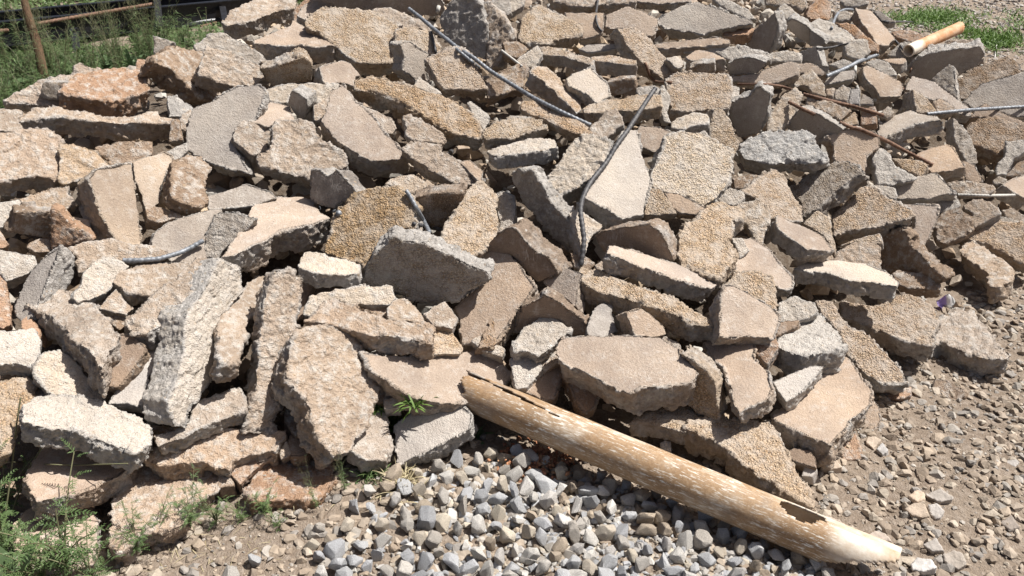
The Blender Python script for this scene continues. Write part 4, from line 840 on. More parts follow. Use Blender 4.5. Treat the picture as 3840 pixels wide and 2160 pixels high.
# ------------------------------------------------------------------ bars and wires
def steel(name, c1, c2, rough, metal, sc_=60):
    m, nt = mat(name); N = NT(nt); tc = N.n('ShaderNodeTexCoord'); V = tc.outputs['Object']
    a = N.noise(V, sc_, 4, .65)
    c = N.mix(N.ramp(a, [(.38, (0,0,0)), (.62, (1,1,1))]), c1, c2)
    N.bsdf(c, rough, N.bump(N.noise(V, 300, 3, .6), .4, .0015), .5, Metallic=metal); return m
M_bar = {'grey': steel('weathered_steel', (.13,.14,.155), (.27,.285,.31), .55, .3), 'rust': steel('rusty_steel', (.11,.06,.04), (.22,.13,.085), .8, .15),
         'dark': steel('dark_steel', (.045,.045,.05), (.115,.11,.11), .6, .3), 'pale': steel('mortar_coated_steel', (.42,.40,.37), (.52,.50,.46), .8, 0.0)}
def tube(pts, rad, ribs=True, seg=10, closed_ends=True):
    pts = [Vector(p) for p in pts]
    # smooth resample
    L = [0]
    for a, b in zip(pts, pts[1:]): L.append(L[-1]+(b-a).length)
    tot = L[-1]; st = rad*.55 if ribs else rad*2.5; n = max(4, min(int(tot/st), 420))
    out = []
    for i in range(n+1):
        s = tot*i/n; k = max(j for j in range(len(L)-1) if L[j] <= s+1e-9) if s < tot else len(L)-2
        t = (s-L[k])/max(L[k+1]-L[k], 1e-9)
        p0 = pts[max(k-1,0)]; p1 = pts[k]; p2 = pts[k+1]; p3 = pts[min(k+2,len(pts)-1)]
        out.append(.5*((2*p1)+(p2-p0)*t+(2*p0-5*p1+4*p2-p3)*t*t+(3*p1-p0-3*p2+p3)*t**3))
    V = []; F = []; prev = None
    for i, p in enumerate(out):
        tg = (out[min(i+1,n)]-out[max(i-1,0)]).normalized()
        if prev is None: prev = tg.orthogonal().normalized()
        prev = (prev-tg*prev.dot(tg)).normalized(); b = tg.cross(prev)
        rr = rad*(1.10 if (i % 4) < 2 else .92) if ribs else rad
        for j in range(seg):
            a = 2*math.pi*j/seg
            f = 1.0
            if ribs and j in (0, seg//2): f = 1.06 if (i % 4) >= 2 else 1.0
            V.append(p+(prev*math.cos(a)+b*math.sin(a))*rr*f)
    for i in range(n):
        for j in range(seg):
            a = i*seg+j; b = i*seg+(j+1) % seg; F.append((a, b, b+seg, a+seg))
    F.append(tuple(range(seg-1,-1,-1))); F.append(tuple(n*seg+j for j in range(seg)))
    return V, F
def bar(pts, width, m, label, ribs=True, lift=1.0, name='reinforcing_bar', cat='steel bar', free=None, gr='steel bars sticking out of the heap'):
    """pts: survey points; the bar lies on whatever is under it, bending only gently in depth"""
    P = np.array(pts, float); seg = np.r_[0, np.cumsum(np.linalg.norm(np.diff(P,axis=0),axis=1))]; n = int(min(60, max(10, seg[-1]/7))); tt = np.linspace(0, seg[-1], n)
    X = np.interp(tt, seg, P[:,0]); Y = np.interp(tt, seg, P[:,1])
    D = np.array([surf(x, y) for x, y in zip(X, Y)]); D = np.minimum(D, np.median(D)*1.12)
    W_ = max(1, n//8); pad = np.pad(D, 3*W_, mode='edge')
    mn = np.array([pad[i+2*W_:i+4*W_+1].min() for i in range(-2*W_, n+2*W_)]) if False else np.array([np.pad(D, W_, mode='edge')[i:i+2*W_+1].min() for i in range(n)])
    kk = np.exp(-.5*(np.arange(-2*W_, 2*W_+1)/W_)**2); kk /= kk.sum(); fit = np.convolve(np.pad(mn, 2*W_, mode='edge'), kk, mode='valid')
    dm = float(np.mean(fit)); rad = width/2*dm*2*HF/2576
    fs = np.linspace(0, seg[-1], max(len(pts), n//2)); fx = np.interp(fs, seg, P[:,0]); fy = np.interp(fs, seg, P[:,1]); ku = np.interp(fs, tt, fit)
    V, F = tube([CAM+dray(x, y)*(d-rad*.8) for x, y, d in zip(fx, fy, ku)], rad, ribs)
    o = link_mesh(name, V, F, M_bar[m]); o['kind'] = 'thing'; tag(o, label, cat, gr); return o
bar([(1029,22),(1060,46),(1084,67),(1115,92),(1144,115),(1194,147),(1231,177),(1290,214),(1343,247),(1413,282),(1463,305),(1486,315)], 10, 'grey', 'longest ribbed grey bar, slanting down right across the upper middle')
bar([(1126,98),(1150,125),(1180,150),(1205,170)], 8, 'grey', 'short grey bar running alongside the upper part of the longest bar')
bar([(1648,223),(1630,249),(1613,275),(1583,322),(1553,362),(1528,405),(1508,430),(1490,452),(1476,475),(1464,502),(1460,532),(1464,562),(1469,600),(1467,632),(1461,668)], 12, 'dark', 'thick ribbed bar curving upright in front of the big pale slab')
bar([(310,655),(350,655),(400,651),(450,637),(480,623),(512,605)], 12, 'grey', 'curved blue-grey ribbed bar across the flat rubble at the left')
bar([(797,524),(822,528),(852,537)], 12, 'grey', 'stub of ribbed bar left of the golden-brown pebbly chunk', lift=.35)
bar([(1022,480),(1034,498),(1044,517),(1064,552),(1080,584)], 10.5, 'grey', 'short steep ribbed bar right of the golden-brown pebbly chunk', lift=.35)
bar([(1041,563),(1081,572),(1112,578)], 10, 'dark', 'dark bar stub in the gap at the foot of the short steep bar', lift=.35)
bar([(1127,389),(1135,381),(1146,377),(1169,380),(1194,397),(1219,427),(1256,462),(1278,487)], 10, 'dark', 'black bar bent like a hook above the centre of the heap', ribs=False)
bar([(1505,-5),(1500,30),(1500,57),(1506,70),(1514,79)], 5.5, 'dark', 'thin bent wire hanging in front of the thick rounded slab', False, name='steel_wire', cat='wire', gr='wires in the heap')
bar([(1623,157),(1629,175),(1635,192),(1648,205),(1668,207),(1690,207)], 7, 'rust', 'rusty wire bent at a right angle on the leaning pebbly beam', False, name='steel_wire', cat='wire', gr='wires in the heap')
bar([(1855,212),(1932,212),(1965,217),(1995,226)], 6.5, 'rust', 'thin brown bar lying level behind the big square brown block', False)
bar([(2022,237),(2082,252),(2145,267),(2222,290)], 8.5, 'rust', 'straight rusty bar slanting gently across the right-hand rubble', lift=.35)
bar([(1985,257),(2012,271),(2050,288)], 9, 'rust', 'rusty bar end resting on the dark rimmed slab', lift=.35)
bar([(2112,308),(2140,320),(2167,326),(2232,355),(2282,382),(2347,415)], 9, 'rust', 'long brown bar slanting down right to a free cut end')
bar([(2079,192),(2132,170),(2157,156),(2207,138)], 9.5, 'grey', 'grey ribbed bar slanting up right above the brown-faced boulder', lift=.35)
bar([(2152,164),(2151,185),(2152,205),(2158,223)], 7, 'pale', 'pale hook of wire hanging over the brown-faced boulder', lift=.35, ribs=False, name='steel_wire', cat='wire', gr='wires in the heap')
bar([(2202,252),(2209,287),(2215,310)], 7, 'pale', 'short pale wire below the brown-faced boulder', lift=.35, ribs=False, name='steel_wire', cat='wire', gr='wires in the heap')
bar([(2332,287),(2432,277),(2580,268)], 8.5, 'grey', 'straight ribbed grey bar leaving the picture at the right edge')
bar([(2092,72),(2097,55),(2104,37),(2122,24),(2146,25)], 7, 'grey', 'grey wire loop near the top right of the heap', False, name='steel_wire', cat='wire', gr='wires in the heap')
bar([(1974,115),(2004,122),(2040,122),(2085,120),(2137,109)], 4.5, 'dark', 'thin dark wire bridging the hole at the pale overhanging wedge', lift=.35, ribs=False, name='steel_wire', cat='wire', gr='wires in the heap')
bar([(2219,54),(2299,55),(2322,62),(2352,76)], 4, 'dark', 'thin dark wire sticking out over the grass', False, name='steel_wire', cat='wire', gr='wires in the heap')
bar([(2249,100),(2267,117),(2279,136)], 6, 'dark', 'short dark wire beside the long leaning tan block', lift=.35, ribs=False, name='steel_wire', cat='wire', gr='wires in the heap')
bar([(2409,490),(2492,492),(2552,491)], 7, 'pale', 'short pale ribbed bar near the right edge')
bar([(2272,225),(2287,187),(2294,169)], 3.5, 'rust', 'thin rusty spike standing by the tongue-shaped slab', False, name='steel_wire', cat='wire', gr='wires in the heap')
bar([(1104,15),(1098,40),(1091,68)], 8, 'pale', 'pale wire loop end at the crossing on the longest bar', lift=.35, ribs=False, name='steel_wire', cat='wire', gr='wires in the heap')
bar([(1086,40),(1096,72),(1104,85)], 8, 'pale', 'second pale wire crossing the top of the longest bar', lift=.35, ribs=False, name='steel_wire', cat='wire', gr='wires in the heap')
bar([(1084,80),(1091,108),(1097,134)], 7.5, 'dark', 'dark wire dropping from the crossing on the longest bar', lift=.35, ribs=False, name='steel_wire', cat='wire', gr='wires in the heap')
bar([(1262,127),(1312,166)], 6, 'pale', 'pale rod right of the tall grey boulder', True)
bar([(2502,148),(2506,125),(2507,106)], 3, 'pale', 'pale dry twig standing at the far edge of the heap', False, name='dry_twig', cat='twig', gr='dry twigs')

# ------------------------------------------------------------------ the two pipes
def pipe_mat(name, dirt):
    m, nt = mat(name); N = NT(nt)
    at = N.n('ShaderNodeAttribute', attribute_name='around'); s = N.n('ShaderNodeSeparateXYZ'); N.l(at.outputs['Vector'], s.inputs[0])
    cb = N.n('ShaderNodeCombineXYZ'); N.l(s.outputs[0], cb.inputs[0]); N.l(s.outputs[1], cb.inputs[1])
    V = cb.outputs[0]
    mp = N.n('ShaderNodeMapping'); N.l(V, mp.inputs[0]); mp.inputs['Scale'].default_value = (1, 5, 1); mp.inputs['Rotation'].default_value = (0, 0, .25)
    a = N.noise(V, 9, 6, .7); b = N.noise(mp.outputs[0], 30, 5, .7); c = N.noise(V, 5, 3, .5); d = N.noise(V, 120, 4, .7)
    if dirt:
        base = N.mix(N.ramp(a, [(.3, (0,0,0)), (.7, (1,1,1))]), (.30,.185,.095), (.44,.305,.185))
        base = N.mix(N.ramp(d, [(.42, (.6,.6,.6)), (.6, (0,0,0))]), base, (.24,.15,.08))
        scr = N.math('MULTIPLY', N.ramp(b, [(.54, (0,0,0)), (.62, (1,1,1))]), N.ramp(c, [(.36, (.15,.15,.15)), (.58, (1,1,1))]))
        pch = N.math('MULTIPLY', N.ramp(N.noise(V, 4.2, 5, .65), [(.50, (0,0,0)), (.60, (1,1,1))]), N.ramp(b, [(.36, (.1,.1,.1)), (.56, (1,1,1))]))
        base = N.mix(N.math('MULTIPLY', pch, .55), base, (.70,.65,.56))
        base = N.mix(scr, base, (.80,.77,.70))
        base = N.mix(N.math('MULTIPLY', N.ramp(N.noise(V, 6, 6, .75), [(.52, (0,0,0)), (.66, (1,1,1))]), .75), base, (.22,.165,.12))
        mp2 = N.n('ShaderNodeMapping'); N.l(V, mp2.inputs[0]); mp2.inputs['Scale'].default_value = (2.2, 16, 1); mp2.inputs['Rotation'].default_value = (0, 0, -.55)
        sc2 = N.noise(mp2.outputs[0], 11, 3, .6); base = N.mix(N.math('MULTIPLY', N.ramp(sc2, [(.64, (0,0,0)), (.69, (1,1,1))]), .8), base, (.76,.72,.64))
        gt = N.math('MULTIPLY', N.ramp(s.outputs[0], [(.03, (1,1,1)), (.22, (0,0,0))]), N.ramp(N.noise(V, 8, 4), [(.42, (0,0,0)), (.58, (.85,.85,.85))]))
        base = N.mix(gt, base, (.17,.165,.165))
        # the cleaner broken end: bare pale plastic
        wht = N.n('ShaderNodeAttribute', attribute_name='bare').outputs['Fac']
        base = N.mix(wht, base, N.mix(N.ramp(a, [(.36, (0,0,0)), (.66, (1,1,1))]), (.70,.65,.57), (.42,.29,.17)))
    else:
        wht = N.n('ShaderNodeAttribute', attribute_name='bare').outputs['Fac']
        base = N.mix(N.ramp(N.math('ADD', wht, N.math('MULTIPLY', N.math('SUBTRACT', a, .5), .9)), [(.35, (0,0,0)), (.6, (1,1,1))]), (.50,.235,.10), (.76,.70,.60))
        base = N.mix(N.ramp(a, [(.42, (0,0,0)), (.62, (.85,.85,.85))]), base, (.64,.47,.32))
    N.bsdf(base, .62, N.bump(N.math('ADD', a, d), .35, .002), .4); return m
def make_pipe(name, A, B, rad, keep, bare, m, th=.005, nu=220, nv_=64, sag=0.0):
    ax = (B-A).normalized(); L = (B-A).length
    t0 = (Vector((0,0,1))-ax*ax.z).normalized(); b0 = ax.cross(t0)          # t0 = up side, b0 = the side turned to the viewer or away
    if b0.dot(CAM-A) < 0: b0 = -b0
    V = []; U = []; Wt = []
    for i in range(nu+1):
        u = i/nu
        for j in range(nv_):
            v = j/nv_; a = 2*math.pi*v                                    # 0 = top, .25 = viewer side, .5 = bottom
            rr = rad*(1+.006*math.sin(u*40+v*9))
            V.append(A+ax*(u*L)+(t0*math.cos(a)+b0*math.sin(a))*rr-Vector((0,0,1))*sag*4*u*(1-u)); U.append((u*L, v*2*math.pi*rad, 0)); Wt.append(bare(u, v))
    F = []
    for i in range(nu):
        for j in range(nv_):
            u = (i+.5)/nu; v = (j+.5)/nv_
            if not keep(u, v): continue
            a = i*nv_+j; b = i*nv_+(j+1) % nv_; F.append((a, b, b+nv_, a+nv_))
    me = bpy.data.meshes.new(name); me.from_pydata([tuple(p) for p in V], [], F); me.update()
    at = me.attributes.new('around', 'FLOAT_VECTOR', 'POINT'); at.data.foreach_set('vector', np.array(U, np.float32).ravel())
    at = me.attributes.new('bare', 'FLOAT', 'POINT'); at.data.foreach_set('value', np.array(Wt, np.float32))
    bm = bmesh.new(); bm.from_mesh(me); bmesh.ops.delete(bm, geom=[q for q in bm.verts if not q.link_faces], context='VERTS'); bm.to_mesh(me); bm.free()
    me.shade_smooth(); me.materials.append(m)
    o = bpy.data.objects.new(name, me); col.objects.link(o)
    sd = o.modifiers.new('wall', 'SOLIDIFY'); sd.thickness = th; sd.offset = -1
    dg = bpy.context.evaluated_depsgraph_get(); dg.update(); me2 = bpy.data.meshes.new_from_object(o.evaluated_get(dg)); o.modifiers.clear(); o.data = me2
    return o
def wob(u, v, f=1.0, k=0.0):
    return float(gnoise(np.array([[u*f*9+k, v*f*13, k]]))[0])
M_pipe = pipe_mat('dirty_plastic_pipe', True); M_pipe2 = pipe_mat('orange_plastic_pipe', False)
RAD = .057
pb = on_ground(2288, 1449, RAD*.98)
# upper end rests on the cracked block
dm_ = (on_ground(1288, 1027, RAD+.085)-CAM).dot(FW); dB_ = (pb-CAM).dot(FW); q_ = (1288-1156)/(2288-1156)
dU = 1/((1/dm_-q_/dB_)/(1-q_))
print('pipe upper depth', dU, surf(1165,1090), surf(1230,1080), 'lower', (pb-CAM).dot(FW))
pa = CAM + dray(1156, 974)*dU
def keep_big(u, v):
    vc = (v+.5) % 1-.5                        # -0.5..0.5, 0 = top, + = viewer side
    n = wob(u, v, 1.0, 3.1); n2 = wob(u, v, 1.8, 7.7)
    # upper end: slanting jagged break
    tip = .016+.035*n2+.075*max(0, vc+.02)+.03*max(0, -vc)      # ragged slanting break at the upper end
    if u < tip and not (-.15 < vc < -.055-.06*(1-u/.05) and u > .0): return False
    if u < .075 and -.055 < vc < .0+.03*n2: return False          # torn strip beside the splinter
    if .05 < u < .27 and abs(vc-(-.035+(u-.05)*.36+.006*n2)) < .004+.022*math.sin((u-.05)/.22*math.pi)*(.27-u)/.2: return False
    # lower end: hole in the top, then the near wall is broken away
    if .745 < u < .835 and abs(vc+.02+.05*n) < .085*math.sin((u-.745)/.09*math.pi)**.6: return False
    if u > .85:
        lim = .30-(u-.85)*1.85+.02*n
        if vc > lim: return False
        if vc < -.33: return False
    if u > .975+.012*n-.05*abs(vc+.1): return False
    return True
def bare_big(u, v):
    vc = (v+.5) % 1-.5
    k = 0.0
    if u > .84: k = min(1, (u-.84)/.03)
    if u > .70 and vc < .0: k = max(k, min(1, (u-.70)/.04)*min(1, max(0, (.0-vc)/.05)))
    return k*(.9 if vc < .25 else .2)
o = make_pipe('plastic_pipe', pa, pb, RAD, keep_big, bare_big, M_pipe); o['kind'] = 'thing'
tag(o, 'big scratched brown plastic drainpipe, broken at both ends, lying across the front', 'pipe')
f0 = CAM + dray(2285, 128)*(min(surf(2300,140), surf(2290,150))-.05); f1 = CAM + dray(2418, 68)*((f0-CAM).dot(FW)*1.05)
rad2 = 15.5*(f0-CAM).dot(FW)*2*HF/2576
def keep_far(u, v):
    vc = (v+.5) % 1-.5
    return u < 1-.10*max(0, vc+.15)-.03*abs(wob(u, v, 2, 1.7))
o = make_pipe('plastic_pipe', f0, f1, rad2, keep_far, lambda u, v: max(0, 1-u*2.6), M_pipe2, nu=60, nv_=40); o['kind'] = 'thing'
tag(o, 'small orange and white plastic pipe end poking out by the green grass', 'pipe')

# ------------------------------------------------------------------ litter
def plain(name, c, rough=.7):
    m, nt = mat(name); N = NT(nt); tc = N.n('ShaderNodeTexCoord'); a = N.noise(tc.outputs['Object'], 40, 3)
    N.bsdf(N.mix(N.ramp(a, [(.3,(0,0,0)),(.7,(1,1,1))]), tuple(x*.85 for x in c), c), rough); return m
d = surf(2385, 770)-.02; c0 = CAM+dray(2382, 768)*d
bm = bmesh.new(); nx, ny = 14, 10; vs = {}
for i in range(nx):
    for j in range(ny):
        x = (i/(nx-1)-.5)*.075; y = (j/(ny-1)-.5)*.05
        vs[i,j] = bm.verts.new((x, y, .012*math.sin(x*90+y*40)+.012*abs(math.sin(y*70+x*20))+.03*y/.05))
for i in range(nx-1):
    for j in range(ny-1): bm.faces.new((vs[i,j], vs[i+1,j], vs[i+1,j+1], vs[i,j+1]))
bmesh.ops.solidify(bm, geom=bm.faces[:], thickness=.0008)
me = bpy.data.meshes.new('paper_scrap'); bm.to_mesh(me); bm.free(); me.shade_smooth()
m, nt = mat('printed_paper'); N = NT(nt); tc = N.n('ShaderNodeTexCoord'); s = N.n('ShaderNodeSeparateXYZ'); N.l(tc.outputs['Object'], s.inputs[0])
N.bsdf(N.ramp(N.math('ADD', N.math('MULTIPLY', s.outputs[0], 13), .5), [(.0, (.42,.33,.62)), (.45, (.50,.40,.70)), (.52, (.78,.76,.78)), (.72, (.80,.79,.78)), (.78, (.10,.10,.11)), (.88, (.75,.74,.72))]), .5)
me.materials.append(m); o = bpy.data.objects.new('paper_scrap', me); o.location = c0; o.rotation_euler = (R(20), R(-8), R(18)); col.objects.link(o); o['kind'] = 'thing'
tag(o, 'crumpled purple and white paper scrap on the right-hand gravel', 'litter')

# red-brown crumbs of brick and earth under the pipe
q = np.array([tuple(on_ground(random.gauss(1345, 42), random.gauss(1172, 17)).xy) for _ in range(420)])
scatter('brick_crumbs', np.column_stack([q, groundz(q[:,0], q[:,1])+rng.uniform(.004,.03,len(q))]), rng.uniform(.004,.013,len(q)), cols(np.array([(.34,.15,.08),(.42,.21,.115),(.28,.13,.08),(.40,.25,.15)]), len(q)), TEMPL, M_stones)
# ------------------------------------------------------------------ plants
def leaf_mat(name, c1, c2):
    m, nt = mat(name); N = NT(nt); oi = N.n('ShaderNodeObjectInfo'); tc = N.n('ShaderNodeTexCoord')
    at = N.n('ShaderNodeAttribute', attribute_name='tone').outputs['Fac']
    k = N.math('ADD', N.math('MULTIPLY', oi.outputs['Random'], .4), N.math('MULTIPLY', at, .6))
    c = N.mix(k, c1, c2)
    b = N.bsdf(c, .55, None, .4); b.inputs['Subsurface Weight'].default_value = 0
    tr = N.n('ShaderNodeBsdfTranslucent'); N.l(c, tr.inputs[0]); ms = N.n('ShaderNodeMixShader', i_0=.22)
    out = [q for q in nt.nodes if q.type == 'OUTPUT_MATERIAL'][0]
    N.l(b.outputs[0], ms.inputs[1]); N.l(tr.outputs[0], ms.inputs[2]); N.l(ms.outputs[0], out.inputs[0]); return m
M_fern = leaf_mat('feathery_leaf', (.05,.09,.03), (.17,.245,.09)); M_broad = leaf_mat('broad_leaf', (.09,.15,.07), (.19,.27,.13))
M_grass = leaf_mat('grass_blade', (.06,.125,.025), (.16,.25,.06)); M_straw = leaf_mat('dry_straw', (.36,.30,.17), (.55,.48,.31))
M_stalk = leaf_mat('weed_stalk', (.16,.16,.08), (.26,.25,.15)); M_flower = plain('yellow_petal', (.75,.52,.03), .6)
class PM:
    def __init__(s): s.V = []; s.F = []; s.T = []
    def quad(s, a, b, c, d, t):
        i = len(s.V); s.V += [a, b, c, d]; s.T += [t]*4; s.F.append((i, i+1, i+2, i+3))
    def blade(s, p, dirv, L, w, droop=.3, n=3, t=None):
        t = random.random() if t is None else t
        dirv = dirv.normalized(); side = dirv.cross(Vector((random.gauss(0,.3), random.gauss(0,.3), 1))); side = (side if side.length > 1e-4 else Vector((1,0,0))).normalized()
        i = len(s.V)
        for k in range(n+1):
            q = k/n; c = p+dirv*L*q-Vector((0,0,1))*droop*L*q*q; ww = w*(math.sin(math.pi*(.12+.88*q))**.8 if q < 1 else 0)+.0002
            s.V += [c-side*ww*.5, c+side*ww*.5]; s.T += [t, t]
        for k in range(n): s.F.append((i+2*k, i+2*k+1, i+2*k+3, i+2*k+2))
    def stem(s, pts, r0, r1, t=.5):
        i = len(s.V); n = len(pts)
        for k, p in enumerate(pts):
            r = r0+(r1-r0)*k/(n-1)
            for j in range(4):
                a = j*math.pi/2; s.V.append(p+Vector((math.cos(a)*r, math.sin(a)*r, 0))); s.T.append(t)
        for k in range(n-1):
            for j in range(4): s.F.append((i+k*4+j, i+k*4+(j+1)%4, i+k*4+4+(j+1)%4, i+k*4+4+j))
    def mesh(s, name, m):
        me = bpy.data.meshes.new(name); me.from_pydata([tuple(v) for v in s.V], [], s.F); me.update()
        a = me.attributes.new('tone', 'FLOAT', 'POINT'); a.data.foreach_set('value', np.array(s.T, np.float32)); me.materials.append(m); return me
def rdir(up=.6): return Vector((random.gauss(0,1), random.gauss(0,1), abs(random.gauss(0,1))*up+up*.5)).normalized()
def arc(h, lean, n=8):
    a = random.uniform(0, 6.28); return [Vector((math.cos(a)*lean*(k/n)**2*h, math.sin(a)*lean*(k/n)**2*h, h*k/n)) for k in range(n+1)]
def fern(h, fronds, m=M_fern):
    """several arching stems with finely cut leaves"""
    pm = PM(); st = PM()
    for _ in range(fronds):
        pts = arc(h*random.uniform(.55, 1), random.uniform(.15, .8)); st.stem(pts, h*.012, h*.004)
        for k in range(2, len(pts)):
            for sgn in (-1, 1):
                d = rdir(.5); L = h*random.uniform(.18, .32)*(1-.4*k/len(pts)); t = random.random()
                base = pts[k]-Vector((0,0,random.uniform(0,h*.08)))
                for q in range(1, 8):                       # leaflets along a leaf rib
                    c = base+d*L*q/7-Vector((0,0,1))*.25*L*(q/7)**2
                    sd = d.cross(Vector((0,0,1))).normalized() if abs(d.z) < .98 else Vector((1,0,0))
                    for s2 in (-1, 1): pm.blade(c, (sd*s2+d*.9+Vector((0,0,random.gauss(0,.25)))), L*.26*(1.1-q/9), L*.055, .15, 2, t*.7+random.random()*.3)
                pm.blade(base, d, L, L*.03, .25, 3, t)
    return pm.mesh('leaves', m), st.mesh('stem', M_stalk)
def broad(h, n):
    pm = PM(); st = PM()
    for _ in range(n):
        d = rdir(.7); L = h*random.uniform(.6, 1); pm.blade(Vector((0,0,.01)), d, L, L*random.uniform(.16,.26), .35, 6)
    for _ in range(2): st.stem(arc(h*.5, .4), h*.012, h*.006)
    return pm.mesh('leaves', M_broad), st.mesh('stem', M_stalk)
def stalky(h, n):
    pm = PM(); st = PM()
    for _ in range(n):
        hh = h*random.uniform(.6, 1); pts = arc(hh, random.uniform(.05, .35), 12); st.stem(pts, .0022, .0010, random.random())
        for k in range(2, len(pts)):
            for _2 in range(3):
                d = rdir(.8); L = hh*random.uniform(.03, .10); st.stem([pts[k], pts[k]+d*L*.6, pts[k]+d*L], .0010, .0006, random.random())
                pm.blade(pts[k]+d*L, rdir(.6), random.uniform(.006,.014), .004, .2, 2)
                if k < 8: pm.blade(pts[k], rdir(.4), hh*random.uniform(.06,.13), .005, .4, 3)
    return pm.mesh('leaves', M_fern), st.mesh('stem', M_stalk)
def tuft(h, n, m, w=.004):
    pm = PM()
    for _ in range(n):
        b = Vector((random.gauss(0,h*.16), random.gauss(0,h*.16), 0)); pm.blade(b, rdir(.8), h*random.uniform(.5,1), w*random.uniform(.7,1.3), random.uniform(.2,.7), 5)
    return pm.mesh('blades', m)
FERNS = [fern(1.0, random.randint(5, 8)) for _ in range(5)]; BROADS = [broad(1.0, random.randint(7, 10)) for _ in range(3)]; STALKS = [stalky(1.0, random.randint(5, 8)) for _ in range(4)]
def plant(kind, loc, h, label, cat='weed', gr=None, name='weed_plant', rot=None):
    lv, stm = random.choice({'fern': FERNS, 'broad': BROADS, 'stalk': STALKS}[kind])
    e = bpy.data.objects.new(name, None); col.objects.link(e); e.location = loc; e.scale = (h, h, h); e.rotation_euler = rot or (random.gauss(0,.08), random.gauss(0,.08), random.uniform(0,6.28)); e['kind'] = 'thing'
    e.empty_display_size = .02
    tag(e, label, cat, gr)
    for nm, me in (('leaves', lv), ('stem', stm)):
        o = bpy.data.objects.new(nm, me); o.parent = e; col.objects.link(o)
    return e
# behind the heap on the left
LAB = {'fern': 'ferny green weed in the overgrown strip behind the heap, beside the black steel frame', 'stalk': 'tall thin seeding weed in the overgrown strip around the black steel frame', 'broad': 'broad-leaved weed in the overgrown strip behind the heap'}
spots = []
for _ in range(80): spots.append(('fern', random.uniform(-10, 540), None, random.uniform(.16, .29)))
for _ in range(30): spots.append(('stalk', random.uniform(-10, 420), None, random.uniform(.35, .7)))
for _ in range(16): spots.append(('broad', random.uniform(0, 540), None, random.uniform(.18, .30)))
for kind, x, _, h in spots:
    lo_y = 175 if x > 330 else 235
    y = random.uniform(165-.13*x if kind != 'stalk' else 140, lo_y+65-.16*x)
    p = on_ground(x, y); plant(kind, p, h, LAB[kind], gr='weeds behind the heap')
# low undergrowth there
pm = PM()
for _ in range(14000):
    x_ = random.uniform(-60, 620); p = on_ground(x_, random.uniform(140, 330) if _ % 3 else (random.uniform(60, 190) if x_ > 330 else random.uniform(120, 240)))
    if inside_dist(p.x, p.y)[0] > .25: continue
    p.z = float(groundz(np.array([p.x]), np.array([p.y]))[0]); pm.blade(p, rdir(.8), random.uniform(.05,.15), random.uniform(.008,.026), .6, 3, random.random()**2)
for _ in range(4200):
    p = on_ground(random.uniform(-60, 760), random.uniform(-16, 6) if _ % 3 else random.uniform(-10, 40)); pm.blade(p, rdir(1.1), random.uniform(.08,.26), random.uniform(.012,.03), .5, 3)
o = bpy.data.objects.new('undergrowth', pm.mesh('undergrowth', M_fern)); col.objects.link(o); o['kind'] = 'stuff'
# grass at the far right
pm = PM()
for cx, cy, sx, sy, n in ((2350,50,95,22,2600), (2500,105,60,22,1500), (2410,82,60,10,500), (2560,60,30,30,200)):
    for _ in range(n):
        p = on_ground(random.gauss(cx, sx*.55), min(max(random.gauss(cy, sy*.5), 4), 140)); pm.blade(p, rdir(1.0), random.uniform(.05,.13), random.uniform(.005,.011), .4, 3)
o = bpy.data.objects.new('grass', pm.mesh('grass', M_grass)); col.objects.link(o); o['kind'] = 'stuff'
# front left weeds
def at_surf(x, y):
    d = surf(x, y); return CAM+dray(x, y)*d
for kind, x, y, h, lab in (
    ('fern', 175, 1450, .33, 'tallest ferny weed in the lower left corner, leaves spread over the lowest pinkish slab'),
    ('broad', 45, 1470, .32, 'broad grey-green leaves in the very lower left corner'),
    ('fern', 20, 1405, .28, 'feathery weed at the left picture edge, below the yellow flowers'),
    ('fern', 25, 1290, .22, 'upper feathery weed at the left picture edge, with the yellow flowers'),
    ('fern', 120, 1475, .22, 'low ferny weed between the corner leaves and the tallest ferny weed'),
    ('fern', 235, 1475, .19, 'low ferny weed right of the tallest one, at the black cleft'),
    ('fern', 345, 1395, .15, 'bright yellow-green ferny weed in front of the rough pink slab'),
    ('fern', 400, 1368, .14, 'ferny weed leaning on the lower edge of the rough pink slab'),
    ('fern', 480, 1328, .15, 'ferny weed left of the rusty orange slab, nearest the pink slab'),
    ('fern', 545, 1322, .13, 'ferny weed under the left corner of the rusty orange slab'),
    ('fern', 610, 1315, .09, 'green weed at the front foot of the rusty orange slab'),
    ('fern', 665, 1300, .12, 'small leafy weed at the front right of the rusty orange slab'),
    ('fern', 700, 1335, .07, 'smallest green weed, on the bare soil below the rusty orange slab'),
    ('stalk', 15, 1450, .42, 'tall thin stalks rising at the left edge in front of the slabs'),
    ('stalk', 800, 1290, .18, 'dry greyish weed right of the rusty orange slab'),
    ('stalk', 870, 1245, .19, 'dry twiggy weed between the rusty slab and the straw'),
    ('fern', 540, 985, .07, 'small green weed in the dark gap by the tall white block'),
    ('broad', 1195, 1105, .10, 'broad-leaved weed in the shade under the upper end of the big pipe')):
    plant(kind, at_surf(x, y), h, lab)
pm = PM()
for _ in range(150):
    x = random.triangular(260, 900, 560); y = random.uniform(1250, 1420)+max(0, (560-x))*.12
    p = on_ground(x, y)
    if inside_dist(p.x, p.y)[0] > .03: continue
    pm.blade(p, rdir(.35), random.uniform(.02,.07), random.uniform(.001,.002), .3, 3)
o = bpy.data.objects.new('dry_grass', pm.mesh('dry_grass', M_straw)); col.objects.link(o); o['kind'] = 'stuff'
def tuft_obj(x, y, h, n, m, lab, w=.005, name='grass_tuft', cat='grass tuft'):
    o = bpy.data.objects.new(name, tuft(h, n, m, w)); o.location = at_surf(x, y); col.objects.link(o); o['kind'] = 'thing'; tag(o, lab, cat); return o
